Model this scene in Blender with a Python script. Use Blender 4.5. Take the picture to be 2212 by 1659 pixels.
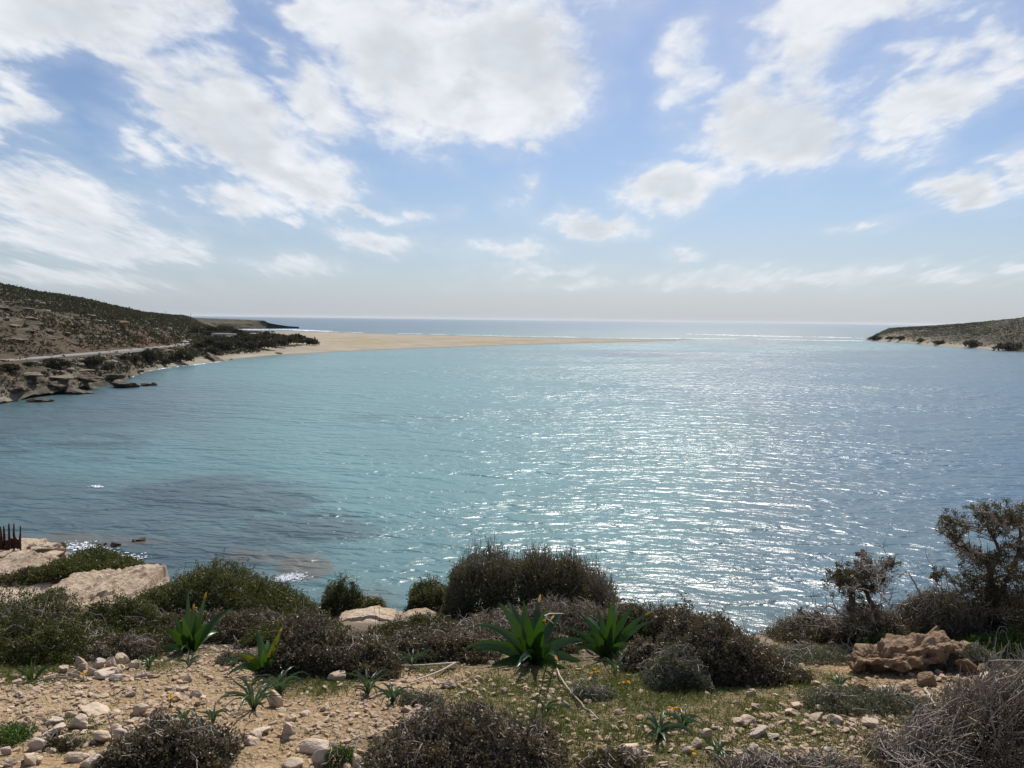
import bpy, math
import numpy as np
from mathutils import Matrix, Vector
from mathutils.bvhtree import BVHTree

for o in list(bpy.data.objects):
    bpy.data.objects.remove(o)
scene = bpy.context.scene
COL = scene.collection
R = math.radians
rng = np.random.default_rng(11)

# ------------------------------------------------------------------ camera
EYE = np.array([0.0, 0.0, 20.0])
W2, H2, FPX = 2212.0, 1659.0, 1659.0          # measuring frame of the photograph
PITCH, ROLL = R(4.79), 0.0125
_f = np.array([0, math.cos(PITCH), -math.sin(PITCH)])
_r0 = np.array([1.0, 0, 0]); _u0 = np.array([0, math.sin(PITCH), math.cos(PITCH)])
_r = math.cos(ROLL) * _r0 + math.sin(ROLL) * _u0
_u = math.cos(ROLL) * _u0 - math.sin(ROLL) * _r0
cam = bpy.data.cameras.new('camera'); camo = bpy.data.objects.new('camera', cam); COL.objects.link(camo)
cam.sensor_width = 36; cam.lens = 27; cam.clip_start = 0.1; cam.clip_end = 200000
m = Matrix.Identity(4)
for i in range(3):
    m[i][0], m[i][1], m[i][2], m[i][3] = _r[i], _u[i], -_f[i], EYE[i]
camo.matrix_world = m
scene.camera = camo

# ------------------------------------------------------------------ light and exposure
SUN_EL, SUN_AZ = R(50), R(14)                 # azimuth measured from +Y towards +X
sun = bpy.data.lights.new('sun', 'SUN'); suno = bpy.data.objects.new('sun', sun); COL.objects.link(suno)
sun.energy = 4.4; sun.angle = R(0.53); sun.color = (1.0, 0.95, 0.87)
sdir = Vector((math.sin(SUN_AZ) * math.cos(SUN_EL), math.cos(SUN_AZ) * math.cos(SUN_EL), math.sin(SUN_EL)))
suno.rotation_euler = sdir.to_track_quat('Z', 'Y').to_euler()
vs = scene.view_settings
vs.view_transform = 'Standard'; vs.look = 'None'; vs.gamma = 1; vs.exposure = 0.33; vs.use_curve_mapping = False


def ray(dx, dy):
    d = _f * FPX + _r * (dx - W2 / 2) + _u * (H2 / 2 - dy)
    return d / np.linalg.norm(d)


def proj(P):
    P = np.atleast_2d(P) - EYE
    w = P @ _f
    w = np.where(w < 0.05, 0.05, w)
    return W2 / 2 + FPX * (P @ _r) / w, H2 / 2 - FPX * (P @ _u) / w


def at_z(dx, dy, z):
    d = ray(dx, dy); t = (z - 20.0) / d[2]
    return EYE + d * t


def at_y(dx, dy, y):
    d = ray(dx, dy)
    return EYE + d * (y / d[1])


# ------------------------------------------------------------------ numpy noise
def _hash(ix, iy, iz, seed):
    h = (ix.astype(np.int64) * 374761393 + iy.astype(np.int64) * 668265263 + iz.astype(np.int64) * 2147483647 + seed * 144665) & 0xffffffff
    h = ((h ^ (h >> 13)) * 1274126177) & 0xffffffff
    h = ((h ^ (h >> 16)) * 2246822519) & 0xffffffff
    return ((h ^ (h >> 15)) & 0xffffff) / float(0xffffff)


def vnoise(P, seed=0):
    i = np.floor(P); f = P - i; f = f * f * f * (f * (f * 6 - 15) + 10)
    ix, iy, iz = i[:, 0], i[:, 1], i[:, 2]
    out = 0
    for a in (0, 1):
        wx = f[:, 0] if a else 1 - f[:, 0]
        for b in (0, 1):
            wy = f[:, 1] if b else 1 - f[:, 1]
            for c in (0, 1):
                wz = f[:, 2] if c else 1 - f[:, 2]
                out = out + wx * wy * wz * _hash(ix + a, iy + b, iz + c, seed)
    return out


def fbm(P, oct=4, seed=0, gain=0.5):
    P = np.asarray(P, float); s = 0; a = 1; t = 0
    for k in range(oct):
        s = s + a * vnoise(P * (2.03 ** k) + 17.3 * k, seed + k); t += a; a *= gain
    return s / t - 0.5


def sstep(a, b, x):
    t = np.clip((x - a) / (b - a), 0, 1)
    return t * t * (3 - 2 * t)


# ------------------------------------------------------------------ objects
def mesh_data(name, V, F, mat=None, smooth=False, attrs=None):
    V = np.asarray(V, np.float32)
    Fs = F if isinstance(F, list) else [F]
    Fs = [np.asarray(f, np.int32) for f in Fs if len(f)]
    me = bpy.data.meshes.new(name)
    me.vertices.add(len(V)); me.vertices.foreach_set('co', V.ravel())
    tot = np.concatenate([np.full(len(f), f.shape[1], np.int32) for f in Fs])
    loops = np.concatenate([f.ravel() for f in Fs])
    me.loops.add(len(loops)); me.loops.foreach_set('vertex_index', loops)
    me.polygons.add(len(tot))
    st = np.concatenate([[0], np.cumsum(tot)[:-1]]).astype(np.int32)
    me.polygons.foreach_set('loop_start', st)
    me.polygons.foreach_set('use_smooth', np.full(len(tot), bool(smooth)))
    me.update(calc_edges=True)
    for k, v in (attrs or {}).items():
        me.attributes.new(k, 'FLOAT', 'POINT').data.foreach_set('value', np.asarray(v, np.float32))
    if mat:
        me.materials.append(mat)
    return me


def tag(o, label=None, cat=None, group=None, kind=None):
    if label: o['label'] = label
    if cat: o['category'] = cat
    if group: o['group'] = group
    if kind: o['kind'] = kind
    return o


def obj(name, V, F, mat, parent=None, smooth=False, attrs=None, loc=None):
    """one mesh object; V in world coordinates, stored relative to its thing's base"""
    base = np.array(parent.location) if parent is not None else (np.zeros(3) if loc is None else np.asarray(loc, float))
    o = bpy.data.objects.new(name, mesh_data(name, np.asarray(V) - base, F, mat, smooth, attrs))
    COL.objects.link(o)
    if parent is not None:
        o.parent = parent
    elif loc is not None:
        o.location = loc
    return o


def thing(name, label, cat, loc, group=None):
    o = bpy.data.objects.new(name, None); COL.objects.link(o)
    o.location = [float(v) for v in loc]; o.empty_display_size = 0.1
    return tag(o, label, cat, group)


class MB:
    """collects vertices and faces of one mesh"""
    def __init__(s): s.V = []; s.F = {3: [], 4: []}; s.n = 0; s.A = []

    def add(s, V, F, a=0.5):
        V = np.asarray(V, float); s.V.append(V)
        for f in (F if isinstance(F, list) else [F]):
            f = np.asarray(f)
            if len(f): s.F[f.shape[1]].append(f + s.n)
        s.n += len(V); s.A.append(np.broadcast_to(np.asarray(a, float), (len(V),)))

    def build(s, name, mat, parent=None, smooth=False, loc=None):
        Fs = [np.concatenate(s.F[k]) for k in (3, 4) if s.F[k]]
        return obj(name, np.concatenate(s.V), Fs, mat, parent, smooth, {'rnd': np.concatenate(s.A)}, loc)


def tube(pts, rad, k=5):
    pts = np.asarray(pts, float); n = len(pts); rad = np.broadcast_to(np.asarray(rad, float), (n,))
    T = np.gradient(pts, axis=0); T /= np.linalg.norm(T, axis=1, keepdims=True) + 1e-9
    ref = np.array([0.31, 0.17, 0.93]); A = np.cross(T, ref); A /= np.linalg.norm(A, axis=1, keepdims=True) + 1e-9
    B = np.cross(T, A)
    an = np.arange(k) * 2 * math.pi / k
    V = pts[:, None] + rad[:, None, None] * (np.cos(an)[None, :, None] * A[:, None] + np.sin(an)[None, :, None] * B[:, None])
    i = np.arange(n - 1)[:, None] * k; j = np.arange(k)[None]; j2 = (j + 1) % k
    F = np.stack([i + j, i + j2, i + k + j2, i + k + j], -1).reshape(-1, 4)
    V = np.concatenate([V.reshape(-1, 3), pts[-1:] + T[-1:] * rad[-1]])
    e = (n - 1) * k
    caps = np.stack([e + np.arange(k), e + (np.arange(k) + 1) % k, np.full(k, n * k)], -1)
    return V, [F, caps]


def smooth_path(pts, n=12):
    pts = np.asarray(pts, float)
    if len(pts) < 3: return np.linspace(pts[0], pts[-1], n)
    s = np.linspace(0, len(pts) - 1, n)
    P = np.vstack([2 * pts[0] - pts[1], pts, 2 * pts[-1] - pts[-2]])
    i = np.minimum(s.astype(int), len(pts) - 2); t = (s - i)[:, None]
    p0, p1, p2, p3 = P[i], P[i + 1], P[i + 2], P[i + 3]
    return 0.5 * (2 * p1 + (p2 - p0) * t + (2 * p0 - 5 * p1 + 4 * p2 - p3) * t ** 2 + (3 * p1 - p0 - 3 * p2 + p3) * t ** 3)


def unit(v): return v / (np.linalg.norm(v, axis=-1, keepdims=True) + 1e-9)


def leaf_quads(P, D, L, Wd, g):
    """diamond leaves: base P, direction D, length L, half width Wd"""
    n = len(P); D = unit(D); S = unit(np.cross(D, g.normal(size=(n, 3)))); Nn = np.cross(S, D)
    L = np.asarray(L).reshape(-1, 1); Wd = np.asarray(Wd).reshape(-1, 1)
    V = np.stack([P, P + D * L * .5 + S * Wd + Nn * L * .06, P + D * L - Nn * L * .08, P + D * L * .5 - S * Wd + Nn * L * .06], 1).reshape(-1, 3)
    return V, np.arange(4 * n).reshape(-1, 4)


_ICO = {}
def ico(sub):
    if sub in _ICO: return _ICO[sub]
    t = (1 + 5 ** .5) / 2
    V = [(-1, t, 0), (1, t, 0), (-1, -t, 0), (1, -t, 0), (0, -1, t), (0, 1, t), (0, -1, -t), (0, 1, -t), (t, 0, -1), (t, 0, 1), (-t, 0, -1), (-t, 0, 1)]
    F = [(0, 11, 5), (0, 5, 1), (0, 1, 7), (0, 7, 10), (0, 10, 11), (1, 5, 9), (5, 11, 4), (11, 10, 2), (10, 7, 6), (7, 1, 8), (3, 9, 4), (3, 4, 2), (3, 2, 6), (3, 6, 8), (3, 8, 9), (4, 9, 5), (2, 4, 11), (6, 2, 10), (8, 6, 7), (9, 8, 1)]
    V = [np.array(v, float) / np.linalg.norm(v) for v in V]
    for _ in range(sub):
        mid = {}; G = []
        def mp(a, b):
            k = (min(a, b), max(a, b))
            if k not in mid:
                p = V[a] + V[b]; V.append(p / np.linalg.norm(p)); mid[k] = len(V) - 1
            return mid[k]
        for a, b, c in F:
            x, y, z = mp(a, b), mp(b, c), mp(c, a)
            G += [(a, x, z), (b, y, x), (c, z, y), (x, y, z)]
        F = G
    _ICO[sub] = (np.array(V), np.array(F)); return _ICO[sub]


def rock_shape(seed, sub=3, rough=0.12, planes=11, sharp=14.0):
    g = np.random.default_rng(seed); V, F = ico(sub)
    n = unit(g.normal(size=(planes, 3))); d = g.uniform(0.62, 1.0, planes)
    c = np.maximum(V @ n.T, 0.02) / d
    r = 1.0 / (np.sum(c ** sharp, axis=1) ** (1 / sharp))
    r = np.minimum(r, 1.6)
    r = r * (1 + rough * 2 * fbm(V * 2.2 + seed, 4, seed)) + 0.03 * fbm(V * 9 + seed, 2, seed + 5)
    P = V * r[:, None]
    return P / np.abs(P).max(axis=0), F


# ------------------------------------------------------------------ node helpers
class NT:
    def __init__(s, tree): s.t = tree; s.n = tree.nodes; s.l = tree.links

    def node(s, typ, ins=None, **props):
        nd = s.n.new(typ)
        for k, v in props.items(): setattr(nd, k, v)
        for k, v in (ins or {}).items(): s.set(nd.inputs[k], v)
        return nd

    def set(s, sock, v):
        if isinstance(v, bpy.types.NodeSocket): s.l.new(v, sock)
        else:
            if isinstance(v, tuple) and len(v) == 3 and sock.type == 'RGBA': v = v + (1,)
            sock.default_value = v

    def math(s, op, a, b=0.0, c=0.0, clamp=False):
        nd = s.node('ShaderNodeMath', {0: a, 1: b, 2: c}, operation=op); nd.use_clamp = clamp
        return nd.outputs[0]

    def vec(s, op, a, b=None, out=0):
        nd = s.n.new('ShaderNodeVectorMath'); nd.operation = op
        s.set(nd.inputs[0], a)
        if b is not None: s.set(nd.inputs['Scale'] if op == 'SCALE' else nd.inputs[1], b)
        return nd.outputs[out]

    def mix(s, f, a, b, blend='MIX'):
        nd = s.node('ShaderNodeMix', data_type='RGBA', blend_type=blend)
        s.set(nd.inputs[0], f); s.set(nd.inputs[6], a); s.set(nd.inputs[7], b)
        return nd.outputs[2]

    def noise(s, vec, scale, detail=4, rough=.55, dist=0.0, out=0):
        nd = s.node('ShaderNodeTexNoise', {'Scale': scale, 'Detail': detail, 'Roughness': rough, 'Distortion': dist})
        if vec is not None: s.l.new(vec, nd.inputs['Vector'])
        return nd.outputs[out]

    def rng(s, v, a, b, c=0.0, d=1.0, smooth=True):
        nd = s.node('ShaderNodeMapRange', {0: v, 1: a, 2: b, 3: c, 4: d})
        nd.interpolation_type = 'SMOOTHSTEP' if smooth else 'LINEAR'; nd.clamp = True
        return nd.outputs[0]

    def attr(s, name): return s.node('ShaderNodeAttribute', attribute_name=name).outputs['Fac']


def new_mat(name):
    mt = bpy.data.materials.new(name); mt.use_nodes = True
    t = NT(mt.node_tree); t.n.clear()
    out = t.n.new('ShaderNodeOutputMaterial'); bs = t.n.new('ShaderNodeBsdfPrincipled')
    t.l.new(bs.outputs[0], out.inputs[0])
    return mt, t, bs, out


def pos(t): return t.node('ShaderNodeNewGeometry').outputs['Position']


# ------------------------------------------------------------------ sky
world = bpy.data.worlds.new('World'); scene.world = world; world.use_nodes = True
def build_sky():
    t = NT(world.node_tree); t.n.clear()
    out = t.n.new('ShaderNodeOutputWorld'); bg = t.n.new('ShaderNodeBackground'); t.l.new(bg.outputs[0], out.inputs[0])
    sky = t.node('ShaderNodeTexSky', sky_type='NISHITA', sun_disc=False, sun_elevation=SUN_EL, sun_rotation=SUN_AZ,
                 altitude=0, air_density=1.0, dust_density=1.0, ozone_density=2.0)
    d = t.node('ShaderNodeTexCoord').outputs['Generated']
    sep = t.node('ShaderNodeSeparateXYZ', {0: d})
    x, y, z = sep.outputs
    yc = t.math('MAXIMUM', y, 0.15)
    U = t.math('DIVIDE', x, yc); V = t.math('DIVIDE', z, yc)
    el = t.math('MAXIMUM', t.math('ADD', V, 0.16), 0.03)
    P = t.node('ShaderNodeCombineXYZ', {0: t.math('DIVIDE', U, el), 1: t.math('MULTIPLY', t.math('LOGARITHM', el, 2.718), 1.45), 2: 3.7}).outputs[0]
    UV = t.node('ShaderNodeCombineXYZ', {0: U, 1: V, 2: 0.0}).outputs[0]
    # the outlines are torn by two scales of turbulence
    w1 = t.vec('SUBTRACT', t.noise(P, 1.7, 3, .55, out=1), (.5, .5, .5))
    w2 = t.vec('SUBTRACT', t.noise(P, 6.5, 3, .6, out=1), (.5, .5, .5))
    amp = t.math('MULTIPLY_ADD', V, .25, .02)
    Q = t.vec('ADD', UV, t.vec('MULTIPLY', t.vec('SCALE', w1, t.math('MULTIPLY', amp, 1.9)), (1.3, .8, 0)))
    Q = t.vec('ADD', Q, t.vec('MULTIPLY', t.vec('SCALE', w2, t.math('MULTIPLY', amp, .8)), (1.2, .8, 0)))
    blobs = [  # centre x, y, radii, tilt, strength
        (130, 20, 340, 105, 5, 1), (440, 20, 95, 85, 40, .85), (290, 135, 210, 45, 24, .6), (-60, 90, 170, 70, 0, .8),
        (500, 300, 250, 105, 27, 1.1), (640, 385, 185, 75, 20, 1), (370, 230, 110, 45, 25, .9), (500, 445, 110, 38, 10, .8), (810, 445, 90, 22, 12, .7),
        (430, 175, 150, 38, 28, .55), (670, 225, 110, 60, 30, .75), (560, 140, 70, 30, 35, .45),
        (880, 130, 250, 150, 22, 1.1), (1110, 130, 195, 150, 0, 1.15), (990, 235, 170, 52, 8, .95), (690, 50, 100, 80, 30, .9), (900, -30, 380, 90, 0, 1),
        (1135, 300, 55, 24, 15, .55), (1120, 385, 40, 34, 40, .4), (930, 455, 34, 18, 10, .5),
        (1700, 275, 180, 95, 0, 1.1), (1620, 210, 90, 70, -40, .7), (1770, 120, 120, 110, 10, .8), (1510, 130, 55, 65, 25, .5), (1860, 20, 260, 65, 0, .9), (1720, 40, 120, 70, 0, .8),
        (1480, 390, 120, 52, -14, 1), (1285, 470, 100, 36, 3, .95), (1400, 415, 60, 14, 5, .4), (2040, 190, 160, 75, -18, .85), (1950, 260, 90, 40, 30, .6), (1900, 320, 90, 30, 10, .45), (2200, 130, 100, 60, -20, .6),
        (2055, 428, 105, 30, -5, .9), (2190, 385, 60, 38, -20, .6), (1870, 480, 60, 14, -5, .5),
        (1115, 540, 88, 26, -4, .75), (815, 522, 115, 24, 7, .75), (640, 570, 110, 26, 6, .55), (612, 490, 34, 12, 0, .5), (1482, 545, 44, 15, 0, .6),
        (1560, 603, 200, 22, -2, .6), (1790, 600, 160, 30, 3, .7), (1180, 585, 90, 12, 0, .4), (2050, 605, 80, 20, 0, .55), (2190, 582, 70, 18, 0, .55), (1250, 615, 150, 14, 0, .4),
        (100, 425, 240, 85, 17, .8), (190, 520, 270, 42, 6, .75), (350, 545, 140, 24, 8, .6), (110, 590, 270, 26, 6, .6), (-10, 250, 60, 80, 20, .6), (285, 320, 85, 34, 25, .5)]
    acc = None
    for cx, cy, rx, ry, rot, wgt in blobs:
        r0 = ray(cx, cy)
        mp = t.node('ShaderNodeMapping', vector_type='TEXTURE')
        t.l.new(Q, mp.inputs[0])
        mp.inputs['Location'].default_value = (r0[0] / r0[1], r0[2] / r0[1], 0)
        mp.inputs['Rotation'].default_value = (0, 0, -R(rot))
        mp.inputs['Scale'].default_value = (rx / FPX * 1.10, ry / FPX * 1.10, 1)
        ln = t.vec('LENGTH', mp.outputs[0], out=1)
        v = t.math('MULTIPLY', t.math('SUBTRACT', 1.0, ln), wgt)
        acc = v if acc is None else t.math('SMOOTH_MAX', acc, v, .12)
    # clouds of the part of the sky behind and beside the view
    gen = t.math('MULTIPLY_ADD', t.noise(t.vec('MULTIPLY', d, (1, 1, 2.2)), 2.3, 5, .6), 3.2, -1.75)
    side = t.rng(t.math('ADD', t.math('MULTIPLY', t.math('ABSOLUTE', U), 1.0), t.math('MULTIPLY', t.math('MAXIMUM', V, 0.), 1.5)), 1.35, 1.8)
    acc = t.math('ADD', t.math('MULTIPLY', acc, t.math('SUBTRACT', 1.0, side)), t.math('MULTIPLY', gen, side))
    acc = t.math('MAXIMUM', acc, -.8)
    n1 = t.math('SUBTRACT', t.noise(P, 4.2, 7, .62, .25), .5)
    n2 = t.math('SUBTRACT', t.noise(P, 13.0, 5, .6, .3), .5)
    fld = t.math('ADD', acc, t.math('ADD', t.math('MULTIPLY', n1, 1.15), t.math('MULTIPLY', n2, .75)))
    mask = t.math('POWER', t.rng(fld, -.13, .58), .9)
    veil = t.math('MULTIPLY', t.rng(t.math('ADD', acc, t.math('MULTIPLY', n1, 1.5)), -.55, .5), .30)
    mask = t.math('MAXIMUM', mask, veil)
    low = t.rng(V, .0, .14)
    mask = t.math('MULTIPLY', mask, t.math('MULTIPLY_ADD', low, .5, .5))
    core = t.rng(t.math('ADD', acc, t.math('MULTIPLY', t.math('SUBTRACT', t.noise(P, 2.6, 5, .55), .5), 1.7)), .30, .95)
    shade = t.math('ADD', t.math('MULTIPLY', n1, .30), t.math('MULTIPLY', n2, .22))
    bright = t.math('MULTIPLY', t.math('MULTIPLY_ADD', core, -.15, 1.04), t.math('ADD', shade, 1.0))
    ccol = t.vec('SCALE', t.mix(core, (CLOUD[0], CLOUD[1], CLOUD[2]), (CLOUD[0] * .95, CLOUD[1] * .98, CLOUD[2])), bright)
    hz = t.rng(V, .0, .20, 1.0, 0.0)
    skyc = t.vec('MULTIPLY', sky.outputs[0], SKYGAIN)
    skyc = t.mix(t.math('MULTIPLY', hz, .55), skyc, HORIZON)
    col = t.mix(mask, skyc, ccol)
    t.l.new(col, bg.inputs[0]); bg.inputs[1].default_value = 0.1
CLOUD = (6.3, 6.5, 6.85)
SKYGAIN = (.60, .655, .745)
HORIZON = (4.0, 4.7, 5.8)
build_sky()


# ------------------------------------------------------------------ materials
def mat_simple(name, col, rough=.8, var=.25, scale=6.0, bump=0.0, bscale=20., spec=.3):
    mt, t, b, o = new_mat(name); p = pos(t)
    n = t.noise(p, scale, 5, .6)
    k = t.math('MULTIPLY_ADD', n, 2 * var, 1 - var)
    t.set(b.inputs['Base Color'], t.vec('SCALE', col, k)); b.inputs['Roughness'].default_value = rough
    b.inputs['Specular IOR Level'].default_value = spec
    if bump:
        bp = t.node('ShaderNodeBump', {'Height': t.noise(p, bscale, 5, .6), 'Strength': bump, 'Distance': .02})
        t.l.new(bp.outputs[0], b.inputs['Normal'])
    return mt


def mat_leaf(name, c0, c1, c2=None, rough=.42, trans=.3, spec=.5, tcol=None):
    """leaf colours picked per leaf, light passes through the blade"""
    mt, t, b, o = new_mat(name)
    r = t.attr('rnd'); col = t.mix(r, c0, c1)
    if c2: col = t.mix(t.rng(r, .86, .97), col, c2)
    t.set(b.inputs['Base Color'], col); b.inputs['Roughness'].default_value = rough; b.inputs['Specular IOR Level'].default_value = spec
    tr = t.n.new('ShaderNodeBsdfTranslucent')
    t.set(tr.inputs[0], t.mix(1.0, col, tcol or (1.5, 1.6, .7), 'MULTIPLY'))
    mx = t.node('ShaderNodeMixShader', {0: trans}); t.l.new(b.outputs[0], mx.inputs[1]); t.l.new(tr.outputs[0], mx.inputs[2])
    t.l.new(mx.outputs[0], o.inputs[0])
    return mt


def mat_rock(name, c0, c1, c2, scale=3.0, bump=.5, lichen=.35):
    mt, t, b, o = new_mat(name)
    p = t.node('ShaderNodeTexCoord').outputs['Object']
    rnd = t.node('ShaderNodeObjectInfo').outputs['Random']
    pw = pos(t)
    n = t.noise(pw, scale, 6, .62); n2 = t.noise(pw, scale * 6, 5, .65); n3 = t.noise(pw, scale * 30, 3, .6)
    col = t.mix(t.rng(n, .35, .65), c0, c1)
    col = t.mix(t.math('MULTIPLY', t.rng(n2, .52, .7), lichen), col, c2)
    col = t.mix(1.0, col, t.node('ShaderNodeCombineColor', {0: t.math('MULTIPLY_ADD', rnd, .3, .82), 1: t.math('MULTIPLY_ADD', rnd, .28, .82), 2: t.math('MULTIPLY_ADD', rnd, .22, .84)}).outputs[0], 'MULTIPLY')
    t.set(b.inputs['Base Color'], col); b.inputs['Roughness'].default_value = .85; b.inputs['Specular IOR Level'].default_value = .25
    h = t.math('ADD', t.math('MULTIPLY', n2, 1.0), t.math('MULTIPLY', n3, .35))
    bp = t.node('ShaderNodeBump', {'Height': h, 'Strength': bump, 'Distance': .12 / scale})
    t.l.new(bp.outputs[0], b.inputs['Normal'])
    return mt


def mat_ground():
    mt, t, b, o = new_mat('earth'); p = pos(t)
    n1 = t.noise(p, .9, 5, .6); n2 = t.noise(p, 7, 6, .65); n3 = t.noise(p, 60, 4, .6)
    vor = t.node('ShaderNodeTexVoronoi', {'Scale': 34.0, 'Randomness': 1.0}); t.l.new(p, vor.inputs['Vector'])
    col = t.mix(t.rng(n1, .35, .65), (.265, .18, .095), (.34, .245, .145))
    col = t.mix(t.rng(n2, .45, .7), col, (.235, .155, .09))
    col = t.mix(t.math('MULTIPLY', t.rng(vor.outputs['Distance'], .30, .12), t.rng(n2, .4, .6)), col, (.55, .43, .31))
    gr = t.math('MULTIPLY', t.attr('green'), t.rng(n2, .3, .6, .45, 1.0))
    col = t.mix(gr, col, t.mix(t.rng(n3, .3, .7), (.045, .056, .015), (.095, .078, .036)))
    rk = t.math('MULTIPLY', t.attr('rock'), t.rng(n2, .25, .5, .5, 1.0))
    col = t.mix(rk, col, t.mix(t.rng(n2, .4, .6), (.50, .40, .30), (.30, .22, .15)))
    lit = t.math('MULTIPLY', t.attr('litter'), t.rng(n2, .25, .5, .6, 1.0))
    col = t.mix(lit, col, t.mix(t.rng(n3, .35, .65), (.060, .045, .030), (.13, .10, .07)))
    wet = t.attr('wet')
    col = t.mix(wet, col, (.20, .165, .15))
    t.set(b.inputs['Base Color'], col); b.inputs['Roughness'].default_value = .9; b.inputs['Specular IOR Level'].default_value = .2
    h = t.math('ADD', t.math('MULTIPLY', n2, .6), t.math('ADD', t.math('MULTIPLY', n3, .25), t.math('MULTIPLY', vor.outputs['Distance'], -.5)))
    bp = t.node('ShaderNodeBump', {'Height': h, 'Strength': .9, 'Distance': .05}); t.l.new(bp.outputs[0], b.inputs['Normal'])
    return mt


def mat_land():
    mt, t, b, o = new_mat('hill_soil'); p = pos(t)
    n1 = t.noise(p, .035, 6, .62); n2 = t.noise(p, .35, 7, .7); n3 = t.noise(t.vec('MULTIPLY', p, (1, 1, 5)), .12, 6, .65)
    col = t.mix(t.rng(n2, .38, .62), (.045, .042, .029), (.075, .064, .046))
    col = t.mix(t.math('MULTIPLY', t.attr('scrub'), t.rng(n1, .3, .6, .6, 1.0)), col, t.mix(t.rng(n2, .4, .6), (.036, .036, .023), (.066, .060, .041)))
    rk = t.math('MULTIPLY', t.attr('rock'), t.rng(t.math('ADD', n3, t.math('MULTIPLY', n2, .6)), .80, .92))
    col = t.mix(rk, col, t.mix(t.rng(n2, .4, .6), (.26, .21, .155), (.15, .115, .08)))
    col = t.mix(t.math('MULTIPLY', t.attr('red'), t.rng(n2, .3, .6, .4, 1.0)), col, (.13, .066, .038))
    sand = t.mix(t.rng(t.noise(p, .05, 5, .6), .35, .65), (.335, .29, .23), (.275, .24, .185))
    sand = t.mix(t.math('MULTIPLY', t.rng(t.noise(t.vec('MULTIPLY', p, (1, .5, 1)), .022, 5, .62), .44, .62), t.attr('dune')), sand, (.27, .22, .13))
    col = t.mix(t.attr('sand'), col, sand)
    col = t.mix(t.math('MULTIPLY', t.attr('sand'), t.rng(t.node('ShaderNodeSeparateXYZ', {0: p}).outputs[2], .38, .12)), col, (.215, .18, .14))
    t.set(b.inputs['Base Color'], col); b.inputs['Roughness'].default_value = .95; b.inputs['Specular IOR Level'].default_value = .1
    bp = t.node('ShaderNodeBump', {'Height': n2, 'Strength': .6, 'Distance': .8}); t.l.new(bp.outputs[0], b.inputs['Normal'])
    return mt


def mat_water():
    mt, t, b, o = new_mat('sea_water'); p = pos(t)
    big = t.noise(t.vec('MULTIPLY', p, (.55, 1.6, 1)), .03, 5, .6)
    mid = t.noise(p, .11, 5, .6)
    wig = t.math('SUBTRACT', big, .5)
    turq = t.math('ADD', t.attr('turq'), t.math('MULTIPLY', wig, .8), clamp=True)
    deep = t.math('ADD', t.attr('deep'), t.math('MULTIPLY', wig, .7), clamp=True)
    dark_patch = t.rng(t.math('ADD', t.attr('dark_patch'), t.math('MULTIPLY', t.math('SUBTRACT', t.noise(t.vec('MULTIPLY', p, (.45, 1.2, 1)), .16, 7, .68, .8), .5), 2.6)), .25, 1.0)
    reef = t.rng(t.math('ADD', t.attr('reef'), t.math('MULTIPLY', t.math('SUBTRACT', mid, .5), 1.3)), .35, .75)
    col = t.mix(turq, (.048, .092, .104), (.086, .195, .205))
    col = t.mix(deep, col, (.044, .100, .150))
    col = t.mix(t.math('MULTIPLY', dark_patch, .6), col, (.018, .032, .045))  # dark blotches mixed into the water colour, edges broken by noise
    col = t.mix(t.math('MULTIPLY', reef, .7), col, (.090, .066, .045))
    t.set(b.inputs['Base Color'], col)
    t.set(b.inputs['Roughness'], t.rng(t.attr('open'), 0., 1., .29, .36)); b.inputs['IOR'].default_value = 1.333
    # wind sea: crests run across the bay, ripples ride on them
    rot = t.node('ShaderNodeMapping', vector_type='POINT'); t.l.new(p, rot.inputs[0]); rot.inputs['Rotation'].default_value = (0, 0, R(9))
    pr = rot.outputs[0]
    a1 = t.noise(t.vec('MULTIPLY', pr, (.45, 1.0, 1)), .30, 1.5, .45, .6)
    a2 = t.noise(t.vec('MULTIPLY', pr, (.50, 1.0, 1)), 1.0, 1.2, .4, .8)
    a3 = t.noise(t.vec('MULTIPLY', pr, (.75, 1.0, 1)), 3.2, 3, .6, .3)
    gust = t.rng(t.noise(t.vec('MULTIPLY', p, (.5, 1.3, 1)), .018, 4, .6), .3, .7, .55, 1.25)
    h = t.math('ADD', t.math('MULTIPLY', a1, 1.5), t.math('ADD', t.math('MULTIPLY', a2, .62), t.math('MULTIPLY', a3, .12)))
    h = t.math('MULTIPLY', h, gust)
    bp = t.node('ShaderNodeBump', {'Height': h, 'Strength': 1.0, 'Distance': WAVE}); t.l.new(bp.outputs[0], b.inputs['Normal'])
    return mt
WAVE = .60

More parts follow.
